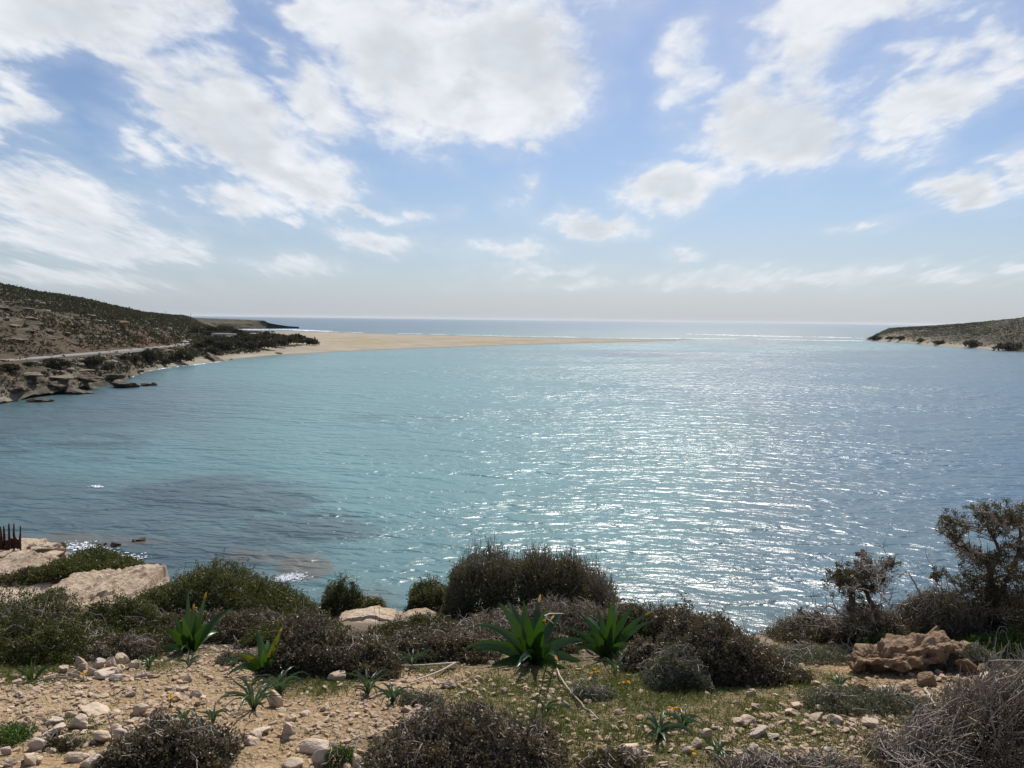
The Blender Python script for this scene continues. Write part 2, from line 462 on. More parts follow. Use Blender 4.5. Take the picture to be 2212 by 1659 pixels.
M = dict(
    earth=mat_ground(), land=mat_land(), water=mat_water(),
    stone=mat_rock('limestone', (.55, .44, .34), (.45, .345, .25), (.28, .205, .14), 6),
    grey_stone=mat_rock('grey_limestone', (.44, .365, .31), (.50, .405, .325), (.27, .215, .165), 6),
    dark_stone=mat_rock('mossy_stone', (.12, .085, .05), (.09, .075, .035), (.05, .06, .02), 6),
    gravel=mat_rock('gravel_stone', (.40, .29, .19), (.48, .36, .25), (.24, .165, .10), 9),
    outcrop=mat_rock('ochre_rock', (.215, .14, .082), (.31, .215, .14), (.10, .065, .038), 5, .8, .6),
    ledge=mat_rock('pale_ledge_rock', (.50, .40, .30), (.37, .28, .195), (.18, .13, .085), 2.4, .8, .5),
    shore_rock=mat_rock('dark_shore_rock', (.075, .058, .04), (.13, .10, .072), (.035, .03, .024), .8, .8, .6),
    hill_rock=mat_rock('hillside_rock', (.24, .20, .155), (.155, .125, .095), (.08, .065, .048), .6, .6, .5),
    squill=mat_leaf('squill_leaf', (.026, .062, .014), (.044, .092, .022), None, .32, .2, .55, (1.5, 1.7, .5)),
    squill_yellow=mat_leaf('yellowing_leaf', (.085, .115, .016), (.12, .14, .018), None, .4, .4, .4, (1.5, 1.3, .5)),
    tip=mat_leaf('dry_leaf_tip', (.40, .20, .03), (.42, .24, .05), None, .6, .3, .3),
    strap=mat_leaf('grey_green_leaf', (.050, .085, .048), (.075, .115, .065), None, .36, .25, .5),
    garrigue=mat_leaf('thyme_leaf', (.050, .046, .028), (.130, .112, .080), (.27, .23, .19), .46, .25, .4, (1.3, 1.15, .7)),
    mastic=mat_leaf('mastic_leaf', (.036, .044, .014), (.075, .080, .028), (.14, .115, .06), .48, .3, .35),
    brush=mat_leaf('olive_brown_leaf', (.046, .044, .018), (.088, .078, .034), (.15, .125, .08), .48, .28, .35),
    juniper=mat_leaf('juniper_leaf', (.046, .040, .022), (.092, .074, .045), (.14, .105, .075), .5, .28, .35),
    greycushion=mat_leaf('grey_cushion_leaf', (.085, .09, .065), (.14, .14, .105), (.19, .18, .15), .5, .2, .4),
    herb=mat_leaf('green_herb_leaf', (.045, .085, .016), (.075, .12, .025), None, .45, .35, .4),
    far_leaf=mat_leaf('distant_scrub_leaf', (.042, .040, .025), (.064, .058, .037), (.085, .072, .05), .7, .15, .2),
    grass=mat_leaf('grass_blade', (.050, .080, .014), (.115, .110, .034), (.28, .22, .12), .5, .35, .3),
    flower=mat_leaf('yellow_petal', (.72, .42, .02), (.75, .48, .03), None, .5, .3, .3, (1.1, 1.0, .5)),
    twig=mat_simple('grey_bark', (.30, .255, .215), .8, .35, 25., .4, 120.),
    bark=mat_simple('brown_bark', (.115, .085, .065), .85, .4, 18., .6, 80.),
    dead=mat_simple('bleached_wood', (.42, .35, .27), .75, .3, 25., .3, 120.),
    rust=mat_simple('rusty_steel', (.060, .026, .020), .8, .4, 12., .3, 60.),
    asphalt=mat_simple('asphalt', (.19, .185, .18), .9, .12, .4),
    whitewash=mat_simple('whitewash', (.62, .60, .56), .8, .1, .5),
    dark_opening=mat_simple('dark_opening', (.05, .05, .055), .6, .1, .5),
    concrete=mat_simple('concrete_roof', (.42, .39, .36), .9, .15, .5),
    green_paint=mat_simple('dull_green_paint', (.06, .09, .08), .6, .1, .5),
    galvanised=mat_simple('galvanised_steel', (.34, .36, .36), .5, .1, 3.),
    foam=mat_simple('sea_foam', (.86, .88, .90), .9, .08, .8),
)


# ------------------------------------------------------------------ the sea
def dmask(dx, dy, ell):
    """union of soft ellipses given on the measuring frame (x, y, rx, ry, strength): where the water or ground changes colour"""
    s = np.zeros_like(dx)
    for cx, cy, rx, ry, w in ell:
        q = ((dx - cx) / rx) ** 2 + ((dy - cy) / ry) ** 2
        s = np.maximum(s, w * np.clip(1.25 - q, 0, 1))
    return s


def build_water():
    th = np.linspace(-1.0, 1.0, 420)
    r = np.concatenate([[1.0], np.geomspace(10, 1500, 420), np.geomspace(1600, 40000, 60)])
    X = (np.sin(th)[None] * r[:, None]); Y = (np.cos(th)[None] * r[:, None])
    V = np.stack([X, Y, np.zeros_like(X)], -1).reshape(-1, 3)
    n = len(th); i = np.arange(len(r) - 1)[:, None] * n + np.arange(n - 1)[None]
    F = np.stack([i, i + 1, i + n + 1, i + n], -1).reshape(-1, 4)[:, ::-1]
    dx, dy = proj(V)
    turq = dmask(dx, dy, [(950, 950, 560, 260, .95), (850, 800, 520, 75, .9), (1250, 1000, 420, 330, .75), (1300, 755, 500, 22, .7), (330, 985, 420, 70, .55), (1000, 1150, 450, 200, .7), (1900, 748, 320, 10, .8)])
    deep = dmask(dx, dy, [(2150, 960, 560, 240, .95), (1800, 830, 500, 70, .75), (2000, 1150, 500, 220, .6), (1500, 764, 330, 10, .7), (1500, 700, 2500, 16, 1.), (700, 695, 900, 26, 1.1)])
    dark_patch = dmask(dx, dy, [(480, 1075, 270, 55, 1.), (650, 1140, 190, 45, .9), (120, 950, 300, 55, .6), (880, 905, 160, 20, .5), (1180, 900, 120, 18, .45), (1420, 766, 180, 7, .8), (250, 1120, 300, 40, .55), (520, 1190, 260, 60, .6), (1250, 1280, 260, 60, .5), (330, 1195, 150, 60, .8)])
    yy = V[:, 1]; opn = sstep(0, 1, (yy - np.interp(dx, [500, 740, 1100, 1300, 1480, 1880], [1190, 1060, 880, 840, 830, 900])) / 60)
    reef = dmask(dx, dy, [(660, 1225, 80, 35, .8), (560, 1200, 110, 25, .5), (150, 1165, 260, 24, .7), (820, 1290, 90, 40, .5), (430, 830, 110, 30, .25), (1680, 742, 260, 8, .5)])
    o = obj('sea', V, F, M['water'], attrs=dict(open=opn, turq=turq, deep=deep, dark_patch=dark_patch, reef=reef))
    tag(o, kind='structure')
build_water()


# ------------------------------------------------------------------ far land: hillside, flat and sand bar (one terrain sheet)
def column(x, pts):
    out = []
    for k, v in pts:
        if k == 'e': out.append(np.asarray(v, float))
        elif isinstance(v, tuple):
            dy, dist = v; d = ray(x, dy); out.append(EYE + d * (dist / d[1]))
        else: out.append(at_z(x, k, v))
    return np.array(out)


def grid_land(name, cols, sub_c, sub_r, attr_rows, noise_fn, kind='structure'):
    """terrain sheet lofted through columns of profile points"""
    xs = [c[0] for c in cols]; A = np.array([column(c[0], c[1]) for c in cols])            # C,R,3
    T = np.array([[attr_rows[k](c[0]) for k in attr_rows] for c in cols])                   # C,K,R
    nC = []; nT = []
    for i in range(len(cols) - 1):
        n = max(2, int(sub_c * abs(xs[i + 1] - xs[i])))
        s = np.arange(n) / n
        for t in s:
            nC.append(A[i] * (1 - t) + A[i + 1] * t); nT.append(T[i] * (1 - t) + T[i + 1] * t)
    nC.append(A[-1]); nT.append(T[-1]); nC = np.array(nC); nT = np.array(nT)
    w = np.ones(9) / 9; pad = 4                                                                # round the kinks between columns
    def sm(a):
        p = np.concatenate([np.repeat(a[:1], pad, 0), a, np.repeat(a[-1:], pad, 0)], 0)
        return sum(w[k] * p[k:k + len(a)] for k in range(9))
    nC[1:-1] = sm(nC)[1:-1]; nT = sm(nT)
    Rr = A.shape[1]; rows = []; rT = []
    for j in range(Rr - 1):
        n = sub_r[j]
        for t in np.arange(n) / n:
            rows.append(nC[:, j] * (1 - t) + nC[:, j + 1] * t); rT.append(nT[:, :, j] * (1 - t) + nT[:, :, j + 1] * t)
    rows.append(nC[:, -1]); rT.append(nT[:, :, -1])
    P = np.array(rows); T = np.array(rT); sh = P.shape
    V = P.reshape(-1, 3); AT = {k: T[:, :, i].ravel() for i, k in enumerate(attr_rows)}
    V = noise_fn(V.copy(), AT)
    n = sh[1]; i = np.arange(sh[0] - 1)[:, None] * n + np.arange(n - 1)[None]
    F = np.stack([i, i + 1, i + n + 1, i + n], -1).reshape(-1, 4)
    o = obj(name, V, F, M['land'], smooth=False, attrs=AT); tag(o, kind=kind)
    return V, F


C_LAND = []
def lc(x, w, mid, back):
    C_LAND.append((x, [(w + 6, -1.6), (w, 0.0)] + mid + back))
D = lambda dy, dist: (None, (dy, dist))
lc(-250, 905, [(885, 1.2), (835, 4.5), (810, 6.5), (800, 7.9), (792, 7.9), (760, 12.), D(640, 230), D(575, 420)], [D(640, 800), D(660, 1100)])
lc(0, 873, [(862, 1.0), (817, 4.2), (797, 6.3), (784, 7.9), (776.6, 7.9), D(750, 215), D(660, 262), D(615, 480)], [D(650, 900), D(660, 1200)])
lc(80, 858, [(847, 1.0), (813, 4.2), (793, 6.2), (777.5, 7.9), (770.5, 7.9), D(745, 228), D(668, 275), D(631.5, 515)], [D(655, 900), D(665, 1200)])
lc(156, 849, [(838, .9), (809, 4.0), (790, 6.0), (770.5, 7.9), (764, 7.9), D(742, 250), D(677, 292), D(641.5, 555)], [D(660, 900), D(670, 1200)])
lc(250, 829, [(820, .8), (798, 2.8), (781, 5.0), (762, 7.5), (756, 7.5), D(738, 286), D(694, 326), D(662, 620)], [D(672, 900), D(675, 1200)])
lc(312, 804, [(798, .7), (786, 2.5), (772, 5.0), (755.5, 6.5), (750, 6.5), D(738, 332), D(706, 358), D(676, 690)], [D(680, 950), D(682, 1250)])
lc(375, 791, [(784, .7), (775, 2.5), (764, 5.0), (749.5, 5.8), (744, 5.8), D(734, 386), D(722, 404), D(681.5, 760)], [D(684, 1000), D(686, 1300)])
lc(402, 789, [(781, .8), (772, 2.5), (763, 4.5), (747, 5.6), (735, 5.6), D(731, 458), D(727, 478), D(683.5, 800)], [D(685, 1000), D(687, 1300)])
lc(430, 785, [(777, .8), (769, 2.2), (758, 4.5), (742, 5.4), (732, 5.6), (729, 5.6), D(719, 570), D(700, 880)], [D(688, 1100), D(690, 1350)])
lc(480, 779, [(772, .8), (766, 1.8), (758, 3.5), (745, 4.9), (735, 5.3), (728, 5.3), D(720, 610), D(713.5, 900)], [D(710.8, 1150), D(711, 1300)])
lc(520, 774.5, [(769, .8), (763, 1.8), (756, 3.0), (747, 4.5), (738, 5.0), (731, 5.0), (724, 4.2), (716, 1.8)], [(712.5, 0.), (711.5, -1.5)])
lc(600, 767, [(762, .8), (758, 1.6), (752, 2.4), (744, 3.0), (737, 3.2), (730, 3.0), (724, 2.4), (718, 1.2)], [(715, 0.), (714, -1.5)])
lc(690, 762.5, [(758, .7), (753, 1.3), (748, 1.8), (742, 2.2), (736, 2.4), (730, 2.2), (725, 1.6), (720, .8)], [(717, 0.), (716, -1.5)])
lc(800, 757, [(753, .6), (749, 1.2), (745, 1.6), (740, 2.), (735, 2.), (730, 1.8), (726, 1.2), (722.5, .6)], [(720, 0.), (719, -1.5)])
lc(920, 752, [(749, .5), (745, 1.), (742, 1.4), (738, 1.6), (734, 1.6), (731, 1.3), (728, .9), (725, .5)], [(723, 0.), (722, -1.5)])
lc(1100, 745.5, [(743.3, .4), (741, .7), (739, 1.), (737, 1.1), (735, 1.1), (733, .9), (731, .6), (729, .35)], [(727.5, 0.), (726.7, -1.5)])
lc(1300, 740.5, [(739.2, .25), (738, .4), (737, .6), (736, .7), (735, .7), (734, .6), (733.2, .45), (732.3, .25)], [(731.5, 0.), (731, -1.5)])
lc(1420, 737.3, [(736.6, .15), (736, .3), (735.4, .4), (734.8, .45), (734.3, .45), (733.8, .35), (733.2, .25), (732.6, .12)], [(732.2, 0.), (731.8, -1.5)])
lc(1500, 733.9, [(733.8, .02), (733.7, .03), (733.6, .04), (733.5, .05), (733.4, .05), (733.3, .04), (733.2, .03), (733.1, .02)], [(733., 0.), (732.8, -1.5)])
# fix the D() entries: (None,(dy,dist)) -> ('d',(dy,dist))
C_LAND = [(x, [('d', b) if a is None else (a, b) for a, b in pts]) for x, pts in C_LAND]
for x, pts in C_LAND:
    if x < 500:                                           # bank rows spaced between the waterline and the road
        yw, yr = at_z(x, *pts[1])[1], at_z(x, *pts[5])[1]
        for k, f in ((2, .08), (3, .32), (4, .66)): pts[k] = ('d', (pts[k][0], yw + (yr - yw) * f))
lerp = lambda xs, ys: (lambda x: float(np.interp(x, xs, ys)))
def a_sand(x):
    s = np.interp(x, [430, 520, 600, 690], [0, .25, .75, 1])
    b = np.interp(x, [10, 50, 90, 260, 330, 520, 690], [.6, .5, .0, .0, .6, 1, 1])
    return [b, b, b, .35 * b * (x > 300) + s * .6, s, s, s, s, s, s, s, s]
def a_rock(x):
    k = 1 - np.interp(x, [400, 500], [0, 1])
    low = 1 - np.interp(x, [240, 330], [0, 1])
    return [.8 * low, .9 * low, .9 * low, .85 * low,   .35 * k, 0, 0, .18 * k, .9 * k, .1 * k, 0, 0]
def a_red(x):
    k = math.exp(-((x - 330) / 75.) ** 2); q = 1 - np.interp(x, [400, 440], [0, 1])
    return [0, 0, 0, .15, .1, .25 * q, .75 * q * (.35 + .65 * k), .8 * q * (.4 + .6 * k), .45 * k, 0, 0, 0]
def a_dune(x):
    k = np.interp(x, [690, 760, 1150, 1300], [.7, 1, 1, 0])
    return [0, 0, 0, .2 * k, .7 * k, .9 * k, 1. * k, .9 * k, .3 * k, 0, 0, 0]
def a_scrub(x):
    k = 1 - np.interp(x, [480, 640], [0, 1]); return [0, 0, .1 * k, .5 * k, .8 * k, .2 * k, .1 * k, 1. * k, .9 * k, 1. * k, 1. * k, 1. * k]
def land_noise(V, A):
    rough = A['rock']; hill = np.maximum(A['scrub'], rough) * (1 - A['sand'] * .8)
    road = np.clip(1 - A['road'] * 2.5, 0, 1)
    amp = (.25 + 1.5 * rough + .7 * hill) * road * (1 - .85 * A['sand'])
    V[:, 2] += amp * 1.7 * fbm(V * [.07, .07, .07], 4, 3)
    # bedding: the hard beds stand out as ledges
    led = fbm(V * [.05, .05, .30], 4, 9)
    n2 = fbm(V * [.22, .22, .5], 4, 21)
    out = rough * road * (2.6 * (np.abs(led) * 2 - .3) + 2.4 * n2)
    dirv = unit(np.stack([V[:, 0], V[:, 1], 0 * V[:, 0]], -1))
    V -= dirv * (np.maximum(out, -.5) * .7)[:, None]
    V[:, 2] += rough * road * 1.9 * n2
    V[:, 2] += A['dune'] * .6 * np.maximum(fbm(V * [.03, .03, .1], 3, 31), -.1)
    V[:, 2] -= .02
    return V
A_ROWS = dict(sand=a_sand, rock=a_rock, red=a_red, dune=a_dune, scrub=a_scrub,
              road=lambda x: [0, 0, 0, 0, .2, 1, 1, .15, 0, 0, 0, 0] if x < 440 else [0, 0, 0, 0, .3, .8, .8, .3, 0, 0, 0, 0])
LV, LF = grid_land('hillside_and_beach', C_LAND, .55, [2, 6, 16, 14, 12, 5, 22, 46, 40, 14, 6], A_ROWS, land_noise)


# far headland on the left, beyond the flat
C_HEAD = []
for x, w, cdy, cd in [(360, 712, 684.5, 1400), (400, 712, 684.5, 1330), (437, 711.5, 687, 1300), (500, 711.5, 689.3, 1270), (545, 711, 691, 1270), (572, 710, 692.3, 1285), (580, 709.5, 697.5, 1300), (596, 708.8, 700.5, 1310), (612, 708, 703.2, 1330), (628, 707.4, 705.2, 1340), (646, 706.6, 706, 1345)]:
    wd = at_z(x, w, 0.)[1]
    C_HEAD.append((x, [(w + .8, -1.5), (w, 0.), ('d', (w - .6, wd + 6)), ('d', (w * .45 + cdy * .55, wd + 14)), ('d', (cdy + 1.2, (wd + cd) / 2)), ('d', (cdy, cd)), ('d', (cdy + 3, cd + 150)), ('d', (cdy + 8, cd + 260))]))
def head_noise(V, A):
    dirv = unit(np.stack([V[:, 0], V[:, 1], 0 * V[:, 0]], -1))
    V -= dirv * (A['rock'] * 6 * fbm(V * [.06, .06, .2], 4, 5))[:, None]
    V[:, 2] += (A['rock'] * 2.2 + .6) * fbm(V * [.08, .08, .1], 4, 6) * (V[:, 2] > .5)
    return V
Z8 = lambda x: [0] * 8
grid_land('headland', C_HEAD, 1.2, [2, 4, 10, 12, 8, 4, 3], dict(sand=Z8, rock=lambda x: [.5, .6, .7, .7, .4, 0, 0, 0], red=Z8, dune=Z8, scrub=lambda x: [1] * 8, road=Z8), head_noise)

# low hill on the right shore
C_RIGHT = []
for x, w, s, c, cd in [(1850, 737.6, 737.5, 737.4, 935), (1872, 737, 736.2, 735.4, 960), (1882, 736.9, 735, 729, 985), (1900, 737.5, 734.5, 719, 1010), (1920, 738.3, 734.5, 709.6, 1040), (1960, 742, 738, 707, 1030), (2000, 746.5, 742, 704.6, 1010), (2052, 749.7, 745, 701.6, 980), (2100, 752.5, 748, 697.5, 940), (2144, 755.3, 752, 693.7, 900), (2180, 758.7, 757, 690, 860), (2212, 761.5, 760, 686.8, 830), (2320, 776, 774, 675, 760), (2480, 800, 798, 655, 700)]:
    wd = at_z(x, w, 0.)[1]
    f = lambda k: s * (1 - k) + c * k; g = lambda k: (wd + 9) * (1 - k) + cd * k
    C_RIGHT.append((x, [(w + 1.5, -1.5), (w, 0.), ('d', (s, wd + 9)), ('d', (f(.3), g(.12))), ('d', (f(.62), g(.42))), ('d', (c + (w - c) * .12, g(.72))), ('d', (c, cd)), ('d', (c + 6, cd + 200)), ('d', (c + 14, cd + 420))]))
def right_noise(V, A):
    k = np.clip(V[:, 2] / 2, 0, 1)
    V[:, 2] += k * (1.0 * fbm(V * [.05, .05, .1], 4, 41) + .5 * fbm(V * [.3, .3, .3], 2, 44))
    return V
Z9 = lambda x: [0] * 9
def r_sand(x):
    k = float(np.interp(x, [1850, 1900, 2150, 2175], [.9, .9, .9, .0])); q = float(np.interp(x, [1880, 1910, 1980, 2030], [.2, .75, .7, .0]))
    return [k, k, k * .95, .75 * q, .25 * q, 0, 0, 0, 0]
RV, RF = grid_land('right_shore_hill', C_RIGHT, .8, [2, 4, 8, 14, 14, 10, 6, 4], dict(sand=r_sand, rock=lambda x: [0, .2, .2, .3, .2, .1, 0, 0, 0], red=Z9, dune=Z9, scrub=lambda x: [0, 0, .2, .7, 1, 1, 1, 1, 1], road=Z9), right_noise)

FAR = BVHTree.FromPolygons([tuple(v) for v in np.concatenate([LV, RV])], [tuple(int(q) for q in f) for f in np.concatenate([LF, RF + len(LV)])])
def far_hit(dx, dy):
    h = FAR.ray_cast(Vector(EYE), Vector(ray(dx, dy)))
    return np.array(h[0]) if h[0] is not None else at_z(dx, dy, 0.)
def far_drop(x, y):
    h = FAR.ray_cast(Vector((x, y, 300)), Vector((0, 0, -1)))
    return h[0].z if h[0] is not None else 0.0


# ------------------------------------------------------------------ the near headland the picture is taken from
NEAR_COLS = []   # (measured x, [(y forward, z)])
def plane_z(y): return 20 - 1.7 - .16 * y
def nc(x, pts):
    P = [(-3, plane_z(0)), (0, plane_z(0)), (3, plane_z(3))]
    for dy, y in pts:
        if y is None:                                    # on the near slope
            d = ray(x, dy); k = 1.7 / (-d[2] / d[1] - .16); P.append((k, plane_z(k)))
        elif isinstance(y, tuple): P.append(y)
        else: P.append((y, at_y(x, dy, y)[2]))
    P.sort()
    t = ray(x, 1300); NEAR_COLS.append((t[0] / t[1], np.array([p[0] for p in P]), np.array([p[1] for p in P])))
SEA = [(0, (46, -1)), (0, (80, -3)), (0, (140, -4))]
nc(-500, [(1450, None), (1330, 8.5), (1270, 13), (1235, 19), (1190, 27), (1165, 34), (0, (44, 8)), (0, (58, 3)), (0, (75, -1)), (0, (140, -4))])
nc(0, [(1450, None), (1350, 7.6), (1310, 10.5), (1272, 14), (1245, 19), (1205, 26), (1184, 31.5), (0, (35, 8.)), (0, (45, 3.)), (0, (60, .2)), (0, (75, -1)), (0, (140, -4))])
nc(60, [(1450, None), (1350, 7.6), (1310, 10.5), (1268, 14), (1245, 19), (1200, 26), (1163, 33), (0, (36, 7.6)), (0, (46, 2.5)), (0, (60, .3)), (0, (75, -1)), (0, (140, -4))])
nc(125, [(1450, None), (1350, 7.6), (1312, 10.5), (1262, 14), (1245, 18), (1208, 24), (1172, 32), (0, (35, 7.6)), (0, (45, 2.)), (1185, 58.5), (0, (66, -1)), (0, (140, -4))])
nc(160, [(1450, None), (1350, 7.6), (1312, 10.5), (1262, 14), (1248, 17), (1222, 21), (0, (27, 9.5)), (0, (38, 2.2)), (0, (55, 1.0)), (0, (60, .1)), (0, (68, -1)), (0, (140, -4))])
nc(230, [(1450, None), (1350, 7.6), (1312, 10.5), (1256, 14), (1252, 16), (1245, 19), (0, (27, 8.)), (0, (38, 1.6)), (0, (54, .6)), (0, (57, .1)), (0, (66, -1)), (0, (140, -4))])
nc(320, [(1450, None), (1350, 7.6), (1312, 11), (1280, 14), (1285, 16), (0, (25, 8.)), (0, (38, 1.)), (0, (52, -.2)), (0, (66, -1.5)), (0, (140, -4))])
nc(400, [(1450, None), (1350, 7.4), (1325, 10), (1325, 12), (0, (18, 10)), (0, (28, 4)), (0, (36, 0.2))] + SEA)
nc(640, [(1450, None), (1360, 7.2), (1345, 9), (0, (11, 14.7)), (0, (16, 10)), (0, (28, .5))] + SEA)
nc(760, [(1450, None), (1350, 7.2), (1322, 8.8), (1325, 9.5), (0, (13, 12)), (0, (22, 2))] + SEA)
nc(900, [(1450, None), (1350, 7.2), (1325, 8.6), (1332, 9.4), (0, (13, 12)), (0, (22, 2))] + SEA)
nc(1100, [(1450, None), (1350, 7.2), (1310, 8.8), (1310, 9.6), (0, (13, 12)), (0, (22, 2))] + SEA)
nc(1330, [(1450, None), (1360, 6.9), (1335, 8.0), (0, (10, 14.5)), (0, (14, 10)), (0, (22, 2))] + SEA)
nc(1560, [(1450, None), (1380, 6.5), (1372, 7.2), (0, (9, 14.8)), (0, (14, 9)), (0, (22, 2))] + SEA)
nc(1700, [(1450, None), (1385, 6.5), (1366, 7.3), (0, (9, 14.8)), (0, (14, 9)), (0, (22, 2))] + SEA)
nc(1900, [(1450, None), (1385, 6.5), (1355, 7.5), (0, (9.2, 14.8)), (0, (14, 9)), (0, (22, 2))] + SEA)
nc(2212, [(1450, None), (1385, 6.5), (1350, 7.8), (0, (9.6, 14.8)), (0, (14, 9)), (0, (22, 2))] + SEA)
nc(2800, [(1450, None), (1385, 6.5), (1350, 8.2), (0, (11, 14.8)), (0, (18, 9)), (0, (27, 2))] + SEA)
NT_T = np.array([c[0] for c in NEAR_COLS])


def G0(x, y):
    x = np.atleast_1d(np.asarray(x, float)); y = np.atleast_1d(np.asarray(y, float))
    t = x / np.maximum(y, 3.0); t = np.clip(t, NT_T[0], NT_T[-1] - 1e-6)
    k = np.clip(np.searchsorted(NT_T, t, side='right') - 1, 0, len(NT_T) - 2)
    f = (t - NT_T[k]) / (NT_T[k + 1] - NT_T[k]); f = f * f * (3 - 2 * f)
    Z = np.stack([np.interp(y, c[1], c[2]) for c in NEAR_COLS])
    i = np.arange(len(x))
    return Z[k, i] * (1 - f) + Z[k + 1, i] * f


def G(x, y):
    x = np.atleast_1d(np.asarray(x, float)); y = np.atleast_1d(np.asarray(y, float))
    z = (G0(x, y - .35) + 2 * G0(x, y) + G0(x, y + .35)) / 4
    P = np.stack([x, y, 0 * x], -1)
    z = z + .10 * fbm(P * .9, 3, 51) + .05 * fbm(P * 4, 3, 52) + .018 * fbm(P * 17, 2, 53)
    far = sstep(9, 16, y)
    n = fbm(P * [.35, .5, 1], 4, 54); led = np.abs(fbm(P * [.25, .9, 1], 3, 55))
    return z + far * (1.1 * n + .9 * (led - .12))


def near_hit(dx, dy):
    d = ray(dx, dy)
    ys = np.concatenate([np.arange(2.0, 12, .02), np.arange(12, 80, .1)])
    P = EYE + d * (ys / d[1])[:, None]
    g = G(P[:, 0], P[:, 1]); k = np.argmax(P[:, 2] <= g)
    if P[k, 2] > g[k]: return at_z(dx, dy, 0.)
    p = P[k].copy(); p[2] = g[k]; return p


GREEN_D = [(1300, 1500, 360, 75, 1.), (1480, 1480, 260, 40, 1.), (1250, 1560, 330, 80, .9), (650, 1475, 120, 35, .8), (1620, 1560, 300, 70, .75), (900, 1420, 120, 40, .7), (1850, 1560, 220, 50, .55), (1400, 1600, 320, 80, .85), (150, 1590, 110, 45, .5), (60, 1450, 150, 40, .6), (2120, 1400, 160, 40, .9), (1980, 1600, 220, 50, .45), (330, 1430, 130, 30, .35), (1750, 1500, 160, 50, .6)]
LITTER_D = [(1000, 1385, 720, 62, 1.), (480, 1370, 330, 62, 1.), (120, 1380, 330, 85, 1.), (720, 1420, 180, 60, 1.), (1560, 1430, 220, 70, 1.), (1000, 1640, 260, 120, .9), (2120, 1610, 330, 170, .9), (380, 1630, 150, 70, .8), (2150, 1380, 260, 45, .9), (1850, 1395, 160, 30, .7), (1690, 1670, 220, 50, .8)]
def build_ground():
    xs = np.concatenate([-np.geomspace(75, 10, 70)[:-1], np.linspace(-10, 9, 381), np.geomspace(9, 45, 40)[1:]])
    ys = np.concatenate([np.linspace(-4, 2.4, 26)[:-1], np.linspace(2.4, 10, 190)[:-1], np.linspace(10, 40, 240)[:-1], np.linspace(40, 90, 60)])
    X, Y = np.meshgrid(xs, ys); x = X.ravel(); y = Y.ravel()
    V = np.stack([x, y, G(x, y)], -1)
    n = len(xs); i = np.arange(len(ys) - 1)[:, None] * n + np.arange(n - 1)[None]
    F = np.stack([i, i + 1, i + n + 1, i + n], -1).reshape(-1, 4)
    keep = ~np.all(V[F][:, :, 2] < -1.2, axis=1); F = F[keep]
    dx, dy = proj(V)
    green = dmask(dx, dy, GREEN_D) * (y > 2.3) * (y < 11)
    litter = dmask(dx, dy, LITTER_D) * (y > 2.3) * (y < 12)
    rock = np.clip(sstep(9.5, 12, y) + dmask(dx, dy, [(830, 1335, 140, 22, 1.), (1720, 1380, 90, 16, .8)]), 0, 1)
    wet = sstep(2.4, .8, V[:, 2]) * (y > 30)
    used = np.unique(F); remap = np.zeros(len(V), int); remap[used] = np.arange(len(used))
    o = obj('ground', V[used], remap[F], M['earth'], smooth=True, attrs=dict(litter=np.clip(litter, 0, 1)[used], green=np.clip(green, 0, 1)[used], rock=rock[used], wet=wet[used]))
    tag(o, kind='structure')
build_ground()


# ------------------------------------------------------------------ far side: road, scrub, rocks, trees, buildings
def build_road():
    pts = [(-260, 796, 7.9), (-100, 788, 7.9), (0, 780, 7.9), (80, 773.8, 7.9), (156, 767, 7.9), (250, 759, 7.5), (312, 752.8, 6.5), (360, 748.3, 5.95), (385, 745.8, 5.75), (396, 742, 5.65), (396, 738.5, 5.6), (402, 735.5, 5.6), (416, 732.5, 5.6), (432, 730.6, 5.6), (452, 730, 5.5)]
    P = np.array([at_z(*p) for p in pts]); P = smooth_path(P, 260)
    T = np.gradient(P, axis=0); T[:, 2] = 0; T = unit(T); S = np.stack([T[:, 1], -T[:, 0], 0 * T[:, 0]], -1)
    prof = [(-2.9, -.7), (-2.7, .14), (-2.4, .19), (0, .24), (2.4, .19), (2.7, .14), (2.9, -.7)]
    V = np.stack([P + S * a + np.array([0, 0, b]) for a, b in prof], 1).reshape(-1, 3)
    k = len(prof); i = np.arange(len(P) - 1)[:, None] * k + np.arange(k - 1)[None]
    F = np.stack([i, i + 1, i + k + 1, i + k], -1).reshape(-1, 4)
    tag(obj('road', V, F, M['asphalt']), kind='structure')
build_road()


def scatter_on(V, F, n, wfun, g):
    """area-weighted random points on a quad sheet, weighted by wfun(points)"""
    a, b, c, d = V[F[:, 0]], V[F[:, 1]], V[F[:, 2]], V[F[:, 3]]
    ar = np.linalg.norm(np.cross(c - a, d - b), axis=1) * .5; ctr = (a + b + c + d) / 4
    w = ar * wfun(ctr); w = np.maximum(w, 0); w /= w.sum()
    k = g.choice(len(F), n, p=w); u = g.random((n, 1)); v = g.random((n, 1))
    return (a[k] * (1 - u) + b[k] * u) * (1 - v) + (d[k] * (1 - u) + c[k] * u) * v


